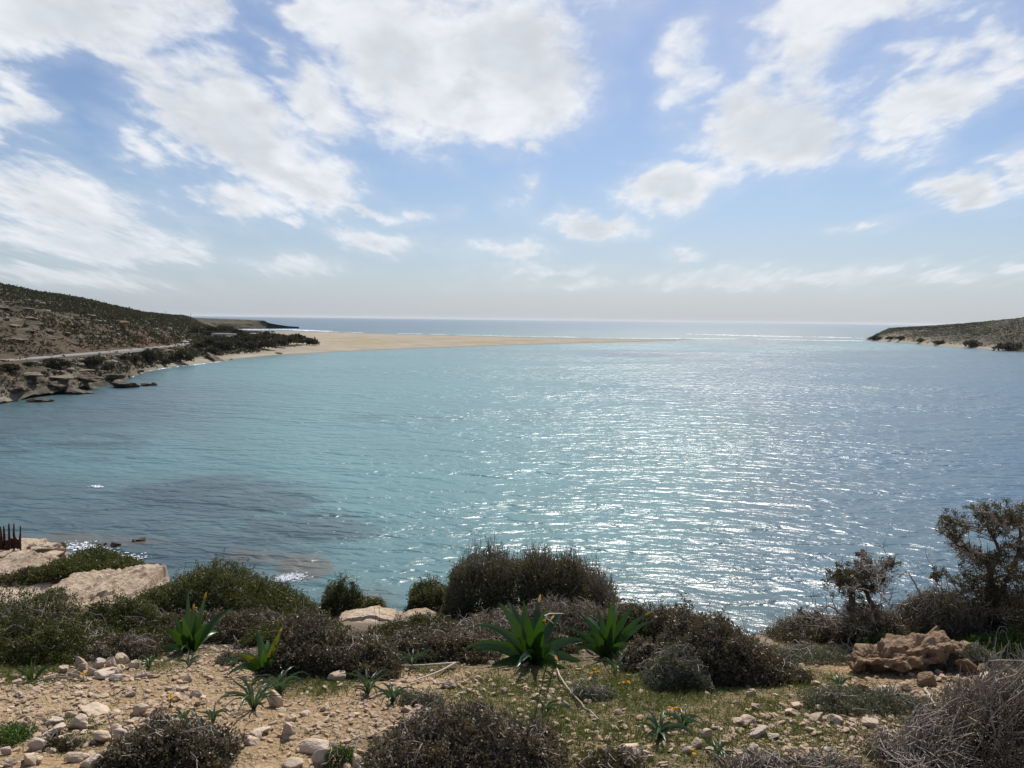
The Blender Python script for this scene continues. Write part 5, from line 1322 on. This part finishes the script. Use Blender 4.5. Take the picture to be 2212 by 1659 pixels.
# ------------------------------------------------------------------ stones of the near slope
LAND = [('the left squill', 410, 1395), ('the yellow-leaved squill', 580, 1445), ('the largest squill', 1150, 1430), ('the upright squill', 1310, 1410), ('the sprawling leaf clump', 548, 1530), ('the lower-left shrub', 380, 1640),
        ('the middle bottom shrub', 1010, 1640), ('the thorny shrub', 2080, 1640), ('the ochre outcrop', 1950, 1440), ('the forked stick', 930, 1455), ('the grey cushion plant', 1860, 1520), ('the young squill', 68, 1460),
        ('the broad leaf clump', 1424, 1590), ('the stiff leaf pair', 820, 1505), ('the left stone pile', 230, 1440), ('the lower-left flowers', 366, 1535), ('the white slab', 200, 1540), ('the curved stalk', 1245, 1515), ('the oval cobbles', 680, 1630), ('the right dark shrub', 1580, 1440)]
GROUPS = {}
def stone_label(dx, dy, w, h, mat):
    size = 'big' if w > 52 else 'hand-sized' if w > 30 else 'medium' if w > 20 else 'small'
    shape = 'flat' if h < .42 * w else 'oblong' if h < .62 * w else 'chunky'
    tone = {'stone': 'pale', 'grey_stone': 'greyish', 'dark_stone': 'dark mossy', 'outcrop': 'ochre'}[mat]
    L = sorted(LAND, key=lambda l: math.hypot((l[1] - dx) * .8, l[2] - dy))[0]
    ex, ey = dx - L[1], dy - L[2]
    d = math.hypot(ex, ey)
    near = 'close ' if d < 45 else 'a little ' if d < 90 else 'well ' if d > 190 else ''
    rel = ('left of' if ex < 0 else 'right of') if abs(ex) > 1.6 * abs(ey) else ('behind' if ey < 0 else 'in front of') if abs(ey) > 1.6 * abs(ex) else ('behind and left of' if ex < 0 else 'behind and right of') if ey < 0 else ('in front and left of' if ex < 0 else 'in front and right of')
    return '%s %s %s stone %s%s %s' % (size, tone, shape, near, rel, L[0])


def stone(dx, dy, w, h, mat, seed, label=None, sink=.36, cat='stone', name='stone', sub=3, rough=.14, depth=None, tilt=None, group='loose stones on the slope', planes=11):
    g = np.random.default_rng(seed)
    p = near_hit(dx, dy + h * .42); s = ((p - EYE) @ _f) / FPX
    V, F = rock_shape(seed, sub, rough, planes)
    a = w * s / 2; c = h * s * .60; b = (depth or g.uniform(.6, .95)) * a if depth is None else depth
    V = V * [a, b, c]
    tx = g.normal() * .12 if tilt is None else tilt
    V[:, 2] += V[:, 0] * tx + V[:, 1] * -.12
    V = V + p + [0, b * .55, c * (1 - 2 * sink)]
    o = obj(name, V, F, M[mat], None, False, loc=p)
    lab = label or stone_label(dx, dy, w, h, mat)
    tag(o, lab, cat, group); return o

st = [(172, 1432, 36, 26), (196, 1452, 28, 20), (262, 1424, 34, 28), (288, 1438, 26, 20), (214, 1458, 44, 22), (250, 1452, 30, 24), (160, 1460, 26, 16), (306, 1458, 30, 18), (134, 1446, 24, 16), (40, 1570, 34, 24), (110, 1560, 40, 22), (250, 1580, 36, 26), (150, 1545, 30, 18), (300, 1600, 42, 30), (60, 1640, 44, 30), (190, 1650, 50, 30), (130, 1600, 26, 18), (235, 1630, 34, 24), (330, 1545, 30, 20), (420, 1500, 30, 18), (540, 1600, 36, 24)]
for (cx, cy, w, h) in [(150, 480, 130, 80), (190, 590, 110, 80), (1160, 150, 90, 60), (1240, 165, 100, 60), (1420, 165, 140, 90), (1010, 200, 150, 80), (920, 290, 120, 110), (1060, 270, 160, 140), (1230, 250, 120, 150), (1340, 310, 100, 70), (560, 420, 130, 70), (800, 380, 200, 90), (1090, 370, 300, 50), (1270, 430, 180, 70), (2070, 420, 120, 110), (1430, 600, 120, 80), (1260, 790, 170, 90), (1530, 790, 180, 150), (850, 910, 220, 170), (540, 1030, 260, 100), (1110, 1090, 220, 150), (1340, 1070, 220, 200), (1700, 980, 200, 170), (1220, 1270, 380, 140), (850, 1310, 260, 130), (400, 1170, 180, 170), (60, 1230, 150, 90), (400, 1330, 180, 100), (80, 1370, 140, 90), (160, 930, 120, 60), (1900, 640, 150, 90), (2190, 980, 80, 100), (840, 600, 110, 50), (1120, 640, 120, 50), (480, 900, 100, 90), (280, 1060, 110, 60), (1640, 400, 110, 60), (1480, 250, 80, 60), (1820, 870, 110, 60), (2000, 560, 130, 50), (930, 1390, 90, 50)]:
    st.append((cx / 5.12, 1382.5 + cy / 5.12, w / 5.12, h / 5.12))
for (cx, cy, w, h) in [(150, 1400, 140, 70), (110, 1450, 100, 60), (1160, 1265, 100, 40), (660, 1030, 120, 80), (1650, 1040, 70, 50), (1190, 1190, 70, 40), (1440, 1090, 100, 60), (1230, 1240, 60, 45), (1330, 1265, 80, 40), (440, 1285, 80, 40), (580, 1255, 60, 40), (950, 1330, 50, 40), (980, 1400, 70, 35), (1000, 1440, 60, 35)]:
    st.append((518.4 + cx / 3.2, 1140.6 + cy / 3.2, w / 3.2, h / 3.2))
for (cx, cy, w, h) in [(865, 1215, 70, 60), (1240, 1275, 60, 40), (895, 1375, 40, 35), (735, 1395, 120, 70), (1220, 1395, 60, 50), (655, 1160, 60, 40), (205, 1130, 40, 30), (2150, 1140, 80, 50), (2050, 1205, 60, 40), (2110, 1340, 160, 70), (1830, 1430, 110, 70), (1780, 1500, 110, 70), (1725, 1535, 90, 70), (2180, 1415, 80, 50), (1310, 1560, 180, 90), (1450, 1595, 60, 40), (1030, 1560, 70, 40), (1870, 1540, 70, 40), (2170, 1530, 90, 70), (2190, 1240, 50, 40), (370, 1150, 40, 35), (780, 1115, 40, 30), (440, 1125, 50, 40)]:
    st.append((950.5 + cx / 3.2, 1140.6 + cy / 3.2, w / 3.2, h / 3.2))
for (cx, cy, w, h) in [(960, 1195, 60, 50), (1040, 1210, 50, 40), (880, 1205, 60, 40), (815, 1195, 60, 50), (1080, 1310, 80, 60), (1240, 1250, 80, 60), (590, 1360, 90, 50), (700, 1370, 90, 60), (720, 1295, 50, 50), (440, 1335, 100, 40), (310, 1355, 40, 30), (150, 1390, 130, 60), (250, 1415, 70, 35), (310, 1480, 90, 30), (220, 1300, 70, 35), (500, 1100, 60, 25), (190, 1215, 70, 35), (550, 1440, 80, 40), (520, 1355, 50, 30), (900, 1400, 110, 60), (990, 1310, 70, 40), (210, 1550, 90, 50), (110, 1570, 80, 40), (640, 1550, 70, 30), (320, 1635, 50, 35), (560, 1635, 60, 25), (870, 1570, 60, 30), (1350, 1190, 60, 60), (1150, 1200, 50, 40), (460, 1290, 60, 40), (560, 1160, 60, 30), (800, 1420, 60, 30), (980, 1470, 80, 40), (1300, 1090, 50, 30)]:
    st.append((1555.4 + cx / 2.743, 1054.2 + cy / 2.743, w / 2.743, h / 2.743))
for k, (dx, dy, w, h) in enumerate(st):
    stone(dx, dy, w * 1.08, h * 1.08, 'grey_stone' if k % 6 == 4 else 'stone', 300 + k)
stone(195, 1537, 74, 24, 'stone', 901, 'long flat white slab of stone lying on the bare earth at lower left', planes=7)
stone(623, 1575, 40, 46, 'stone', 902, 'block-like upright brown-topped stone casting a dark shadow, above the oval stones')
stone(671, 1616, 76, 42, 'grey_stone', 903, 'oval grey cobble touching the block-like stone from the right', sub=4, rough=.05, planes=40)
stone(694, 1638, 48, 40, 'grey_stone', 904, 'round grey cobble at the bottom edge, right of the larger oval one', sub=4, rough=.04, planes=40)
stone(628, 1655, 52, 24, 'stone', 905, 'pale cobble cut by the bottom edge under the oval grey cobble', rough=.05, planes=40)
stone(771, 1650, 32, 40, 'stone', 906, 'pale upright stone beside the dark mossy cushion at the bottom edge')
stone(594, 1512, 30, 40, 'stone', 907, 'pale upright oval stone leaning behind the thin leaf clumps', tilt=-.5, rough=.06, planes=30)
stone(1781, 1531, 44, 15, 'grey_stone', 908, 'long purple-grey flat stone at the edge of the grey cushion plant', rough=.05)
stone(1640, 1586, 46, 20, 'grey_stone', 909, 'smooth grey-violet flat stone lying among the pale stones at lower right')
stone(2014, 1470, 54, 40, 'outcrop', 910, 'rounded brown boulder sheltered under the front of the ochre outcrop', rough=.08, sub=4, group=None, name='boulder', cat='boulder')
stone(2025, 1392, 50, 44, 'outcrop', 911, 'square tilted block standing upright on top of the ochre outcrop', planes=7, group=None, name='rock_block', cat='rock', tilt=.3, sink=-.1)
stone(2172, 1478, 84, 44, 'stone', 912, 'big pale boulder at the right edge behind the thorny shrub', sub=4, group=None, name='boulder', cat='boulder')


for k, (dx, dy, w, h, lab) in enumerate([(2088, 1438, 62, 40, 'reddish boulder at the right end of the ochre outcrop'), (2136, 1452, 44, 30, 'reddish rock right of the outcrop, half under the thorny shrub'), (1858, 1488, 44, 30, 'reddish rock at the left foot of the ochre outcrop'), (1912, 1490, 34, 24, 'small reddish rock under the front of the ochre outcrop'), (1968, 1484, 40, 26, 'reddish broken rock in front of the middle of the outcrop')]):
    stone(dx, dy, w, h, 'outcrop', 950 + k, lab, name='rock', cat='rock', sub=4, rough=.2, planes=8, group='broken rocks round the ochre outcrop')


def outcrop():
    """long undercut ledge of ochre rock"""
    pl = [near_hit(*q) for q in ((1845, 1478), (1900, 1480), (1960, 1462), (2030, 1440), (2110, 1424))]
    c = np.mean(pl, axis=0); t_lab = 'long undercut ledge of ochre rock at the right, below the large windswept tree'
    V, F = ico(5); g = np.random.default_rng(77)
    A = np.array([at_y(1842, 1436, pl[0][1] + .18), at_y(2112, 1408, pl[0][1] + .42)]); ax = A[1] - A[0]; Ln = np.linalg.norm(ax) / 2; e = unit(ax)
    u = V[:, 0]; w = 1 - .35 * sstep(-.2, .9, u)
    P = np.stack([np.sign(u) * np.abs(u) ** .75 * Ln, V[:, 1] * .17 * w, V[:, 2] * .115 * w], -1)
    low = sstep(.02, -.06, P[:, 2]) * (P[:, 1] < .02); P[:, 1] *= 1 - .5 * low          # hollowed under the top bed
    n = fbm(P * 5.5 + 3, 4, 70); n2 = fbm(P * 19, 3, 71); hole = np.maximum(fbm(P * 11 + 9, 2, 72) - .05, 0)
    nr = unit(np.stack([u * .4, V[:, 1], V[:, 2]], -1)); P = P + nr * (.17 * n + .09 * n2 - .34 * hole)[:, None]
    ctr = (A[0] + A[1]) / 2; ctr[2] -= .02
    Rm = np.stack([e, unit(np.cross([0, 0, 1], e)), np.cross(e, unit(np.cross([0, 0, 1], e)))], 0)
    Wv = P @ Rm + ctr + [0, .08, 0]
    o = obj('rock_outcrop', Wv, F, M['outcrop'], loc=c); tag(o, t_lab, 'rock outcrop')
outcrop()


def ledge(name, label, pts_top, dy_foot, depth, mat, seed, hgt):
    """weathered bed of pale rock breaking out of the slope"""
    p0 = near_hit((pts_top[0][0] + pts_top[-1][0]) / 2, dy_foot); y0 = p0[1]
    T = np.array([at_y(a, b, y0 + depth * .6) for a, b in pts_top])
    nx, ny = 150, 80
    xs = np.linspace(T[0, 0], T[-1, 0], nx); v = np.linspace(0, 1, ny)
    X, Vv = np.meshgrid(xs, v, indexing='ij'); Y = y0 + depth * Vv
    top = np.interp(X, T[:, 0], T[:, 2]); gz = G(X.ravel(), Y.ravel()).reshape(X.shape)
    edge = np.clip(np.minimum(X - xs[0], xs[-1] - X) / ((xs[-1] - xs[0]) * .12), 0, 1)
    P = np.stack([X.ravel() * 1.3, Y.ravel() * 1.3, 0 * X.ravel()], -1)
    n = fbm(P, 5, seed).reshape(X.shape); n2 = fbm(P * 4, 3, seed + 1).reshape(X.shape)
    prof = sstep(0, .55, Vv + .25 * n) * (1 - sstep(.8, 1.0, Vv)) * edge
    st = np.round(prof * 4 + 1.2 * n) / 4 * .55 + prof * .45                            # stepped beds
    n3 = fbm(P * 11, 3, seed + 2).reshape(X.shape)
    Z = gz - .15 + (top - gz + .15) * np.clip(st, 0, 1.05) + (.16 * n2 + .10 * n3 - .25 * np.maximum(n2 - .12, 0)) * prof * hgt / .6
    V = np.stack([X + .05 * n2, Y + (.3 * n + .12 * n3) * hgt, Z], -1).reshape(-1, 3)
    i = np.arange(nx - 1)[:, None] * ny + np.arange(ny - 1)[None]
    F = np.stack([i, i + ny, i + ny + 1, i + 1], -1).reshape(-1, 4)
    o = obj(name, V, F, M[mat], loc=p0); tag(o, label, 'rock', 'pale rock beds at lower left')
ledge('rock_ledge', 'broad pale rock ledge at the left, between the flat dark shrub and the green shrubs', [(70, 1285), (110, 1268), (150, 1258), (190, 1262), (215, 1262), (250, 1256), (285, 1252), (320, 1256), (345, 1280)], 1318, 3.2, 'ledge', 21, .6)
ledge('rock_ledge', 'pale rock bed at the left edge, below the rusty fence', [(-60, 1235), (-20, 1222), (20, 1216), (60, 1222), (100, 1232), (125, 1250)], 1262, 4.0, 'ledge', 23, .6)
ledge('rock_ledge', 'pale pitted rock bed on the rim in the middle, beside the small rounded shrub', [(715, 1345), (750, 1328), (800, 1322), (840, 1326), (870, 1338)], 1352, .8, 'ledge', 25, .2)
ledge('rock_ledge', 'second pale rock bed on the rim, left of the large crest shrub', [(850, 1345), (880, 1330), (915, 1326), (945, 1340)], 1350, .6, 'ledge', 26, .2)


def promontory_block():
    for (dx, dy, w, h, sd, lab, mat, dep) in [(128, 1183, 34, 30, 41, 'square block of rock overhanging the tip of the left promontory', 'outcrop', 1.0), (92, 1186, 46, 22, 42, 'flat pale rock slab left of the overhanging square block', 'ledge', 1.3), (65, 1182, 40, 20, 43, 'pale rock hump beside the rusty fence', 'ledge', 1.4), (120, 1215, 44, 16, 44, 'low tan rock under the overhanging square block', 'ledge', 1.4), (70, 1212, 60, 14, 45, 'long pale rock bed in the middle of the left promontory', 'ledge', 1.6), (30, 1240, 50, 14, 46, 'pale rock bed low on the left promontory', 'ledge', 1.5)]:
        stone(dx, dy, w, h, mat, sd, lab, name='rock', cat='rock', sub=4, rough=.25, depth=dep / 2, group='rocks of the left promontory', planes=8)
promontory_block()
for k, (dx, dy, w, h, lab) in enumerate([(250, 1178, 24, 8, 'dark flat rock in the shallows off the lower left beach'), (212, 1183, 10, 7, 'small dark rock on the wet beach at lower left'), (228, 1177, 8, 5, 'smallest dark rock in the wash of the lower left beach'), (305, 1166, 26, 7, 'brown reef rock just above the water, farthest right at lower left'), (290, 1169, 12, 5, 'small brown rock left of the reef rock in the water')]):
    p = at_z(dx, dy, 0.); s = ((p - EYE) @ _f) / FPX; V, F = rock_shape(500 + k, 4, .25, 9)
    V = V * [w * s / 2, w * s * .5, h * s * .9] + p + [0, 0, .05]
    tag(obj('sea_rock', V, F, M['shore_rock'], loc=p), lab, 'rock', 'rocks in the shallows at lower left')


def fence():
    xs = [-22, -10, 1, 8, 19, 30, 44]; tops = [1136, 1133, 1138, 1137, 1131.6, 1131.6, 1137]
    yb = near_hit(44, 1190)[1]
    base = [at_y(x, 1190, yb + .1 * (i % 2)) for i, x in enumerate(xs)]
    for b in base: b[2] = G(b[0], b[1])[0]
    t = thing('rusty_fence', 'rusty fence of pointed steel posts with dark sagging netting on the left promontory', 'fence', base[-1])
    P = [at_y(x, ty, b[1]) for x, ty, b in zip(xs, tops, base)]
    for b, tp in zip(base, P):
        mb = MB(); mb.add(*tube(np.array([b - [0, 0, .3], (b + tp) / 2, tp]), [.034, .032, .026], 6)); mb.build('post', M['rust'], t)
    for i in range(len(P) - 1):
        mb = MB(); a, c, b0, b1 = P[i], P[i + 1], base[i], base[i + 1]
        n = 13; m = 22
        def pt(u, v):
            sag = .48 * (4 * u * (1 - u)) ** .6
            top = a * (1 - u) + c * u - np.array([0, 0, .10 + sag * 1.0]); bot = b0 * (1 - u) + b1 * u + np.array([0, 0, .05])
            return bot * (1 - v) + top * v + np.array([0, .05 * math.sin(9 * u + 5 * v + i), 0])
        for j in range(n): mb.add(*tube(np.array([pt(j / (n - 1), q / 7) for q in range(8)]), .011, 4))
        for j in range(m): mb.add(*tube(np.array([pt(q / 7, j / (m - 1)) for q in range(8)]), .011, 4))
        mb.build('netting', M['rust'], t)
fence()


# ------------------------------------------------------------------ loose small stones, gravel, grass
def near_scatter(n, g, box_d=(-80, 1395, 2300, 1700)):
    """random points of the near slope inside a measured box, evenly by ground area"""
    out = []
    while sum(len(o) for o in out) < n:
        y = np.sqrt(g.uniform(2.9 ** 2, 7.2 ** 2, n * 2)); x = g.uniform(-.78, .78, n * 2) * y
        P = np.stack([x, y, G0(x, y)], -1); dx, dy = proj(P)
        k = (dx > box_d[0]) & (dx < box_d[2]) & (dy > box_d[1]) & (dy < box_d[3]); out.append(P[k])
    return np.concatenate(out)[:n]
BARE = [(230, 1540, 330, 110, 1.), (760, 1580, 240, 80, .9), (1950, 1560, 300, 90, .9), (1700, 1590, 240, 60, .8), (950, 1480, 130, 40, .8), (1330, 1600, 260, 60, .5), (480, 1450, 160, 60, .8), (1680, 1440, 90, 50, .6), (1160, 1480, 90, 40, .5)]
def small_stones():
    g = np.random.default_rng(15)
    P = near_scatter(2600, g); dx, dy = proj(P); d = dmask(dx, dy, BARE)
    P = P[g.random(len(P)) < np.clip(d, 0.03, 1) * .5]; dx, dy = proj(P); n = 148
    protos = []
    for (p, x, y) in list(zip(P, dx, dy))[:n]:
        w = g.uniform(11, 21) * (1.15 if y > 1560 else 1)
        side = 'bare stony earth at lower left' if x < 520 else 'sandy earth at lower middle left' if x < 860 else 'grass in the foreground middle' if x < 1500 else 'stony slope at lower right'
        gi = ['bare', 'sandy', 'grass', 'right'][0 if x < 520 else 1 if x < 860 else 2 if x < 1500 else 3]
        k = int(g.integers(0, 10))
        lab = 'small loose pale stone, one of many lying on the ' + side
        if k < len(protos):
            o = protos[k].copy(); COL.objects.link(o)
        else:
            V, F = rock_shape(700 + k, 2, .14, 9)
            o = obj('stone', V * [.5, .42, .30], F, M['stone'], loc=(0, 0, 0)); protos.append(o)
        s = ((p - EYE) @ _f) / FPX * w
        o.location = (p[0], p[1], G(p[0], p[1])[0] + .10 * s); o.scale = (s, s * g.uniform(.8, 1.2), s * g.uniform(.7, 1.2)); o.rotation_euler = (g.normal() * .2, g.normal() * .2, g.uniform(0, 6.28))
        tag(o, lab, 'stone', 'small loose stones on the ' + side)
small_stones()


def gravel():
    g = np.random.default_rng(16); P = near_scatter(60000, g); dx, dy = proj(P); d = dmask(dx, dy, BARE)
    P = P[g.random(len(P)) < np.clip(d * .42, .04, .42)]; n = len(P)
    P[:, 2] = G(P[:, 0], P[:, 1])
    V0, F0 = rock_shape(5, 1, .2, 8)
    r = .0035 + .023 * g.random(n) ** 2.9
    an = g.uniform(0, 6.28, n); sc = np.stack([r * g.uniform(.8, 1.5, n), r * g.uniform(.7, 1.1, n), r * g.uniform(.4, .8, n)], -1)
    Lv = V0[None] * sc[:, None]; c, s = np.cos(an)[:, None], np.sin(an)[:, None]
    V = np.stack([Lv[..., 0] * c - Lv[..., 1] * s, Lv[..., 0] * s + Lv[..., 1] * c, Lv[..., 2]], -1) + P[:, None] + np.array([0, 0, 1.0]) * (r * .15)[:, None, None]
    F = (F0[None] + (np.arange(n) * len(V0))[:, None, None]).reshape(-1, 3)
    o = obj('gravel', V.reshape(-1, 3), F, M['gravel']); tag(o, 'fine pale gravel covering the bare earth of the near slope', kind='stuff')
gravel()


def grass():
    g = np.random.default_rng(17); P = near_scatter(170000, g, (-80, 1360, 2300, 1700)); dx, dy = proj(P)
    d = dmask(dx, dy, GREEN_D) * (.35 + 1.6 * sstep(-.12, .2, fbm(P * [3.5, 3.5, 0], 3, 88)))
    P = P[g.random(len(P)) < np.clip(d * .95, .045, .95)]; P[:, 2] = G(P[:, 0], P[:, 1]) - .003; n = len(P)
    L = g.uniform(.015, .055, n); dr = unit(g.normal(size=(n, 3)) * [.55, .55, .1] + [0, 0, 1])
    S = unit(np.cross(dr, g.normal(size=(n, 3)))); w = (.0012 + .0014 * g.random((n, 1)))
    bend = g.normal(size=(n, 3)) * [1, 1, 0] * (L * .3)[:, None]
    V = np.stack([P - S * w, P + S * w, P + dr * (L * .6)[:, None] + S * w * .7, P + dr * (L * .6)[:, None] - S * w * .7, P + dr * L[:, None] + bend], 1).reshape(-1, 3)
    b = np.arange(n)[:, None] * 5
    F = [b + np.array([[0, 1, 2, 3]]), b + np.array([[3, 2, 4]])]
    tone = np.clip(g.random(n) * .75 + .35 * (fbm(P * [1.8, 1.8, 0], 3, 90) + .2), 0, 1)
    o = obj('grass', V, F, M['grass'], attrs={'rnd': np.repeat(tone, 5)}); tag(o, 'thin short grass and dry herbs between the stones', kind='stuff')
    # leafy ground herbs: tiny rosettes hugging the earth
    P = near_scatter(20000, g, (-80, 1380, 2300, 1700)); dx, dy = proj(P); d = dmask(dx, dy, GREEN_D)
    P = P[g.random(len(P)) < np.clip(d * .6, .02, .8)]; P[:, 2] = G(P[:, 0], P[:, 1]); k = 14
    C = np.repeat(P, k, 0); n = len(C); dirs = unit(g.normal(size=(n, 3)) * [1, 1, .3] + [0, 0, .5])
    V, F = leaf_quads(C + g.normal(size=(n, 3)) * [.014, .014, .004] + [0, 0, .006], dirs, g.uniform(.008, .02, n), np.full(n, .0028), g)
    o = obj('ground_herbs', V, F, M['grass'], attrs={'rnd': np.repeat(np.clip(np.repeat(g.random(len(P)), k) * .8 + g.random(n) * .2, 0, 1), 4)}); tag(o, 'ground-hugging herbs and moss in the grassy patches', kind='stuff')
grass()


def litter():
    g = np.random.default_rng(19); P = near_scatter(2600, g, (-80, 1380, 2300, 1700)); dx, dy = proj(P)
    P = P[g.random(len(P)) < .3 + .5 * np.clip(dmask(dx, dy, GREEN_D), 0, 1)]; P[:, 2] = G(P[:, 0], P[:, 1]) + .004; mb = MB()
    for p in P:
        d = unit(g.normal(size=3) * [1, 1, .12]) * g.uniform(.012, .06); r = g.uniform(.0009, .0026)
        mb.add(*tube(np.array([p, p + d * .5 + g.normal(size=3) * .004 + [0, 0, .003], p + d]), [r, r, r * .6], 3), g.random())
    o = mb.build('twig_litter', M['twig']); tag(o, 'bits of dry twig and stalk littering the ground', kind='stuff')
litter()


# ------------------------------------------------------------------ sea air
def haze():
    mb = MB(); box(mb, np.array([0, 0, -6.0]), 84000, 84000, 86.0)
    mt = bpy.data.materials.new('sea_air'); mt.use_nodes = True; t = NT(mt.node_tree); t.n.clear()
    out = t.n.new('ShaderNodeOutputMaterial'); v = t.node('ShaderNodeVolumePrincipled')
    v.inputs['Color'].default_value = (.93, .96, 1, 1); v.inputs['Density'].default_value = HAZE; v.inputs['Anisotropy'].default_value = .2
    t.l.new(v.outputs[0], out.inputs['Volume'])
    o = mb.build('haze', mt); tag(o, kind='stuff')
HAZE = .000018
haze()
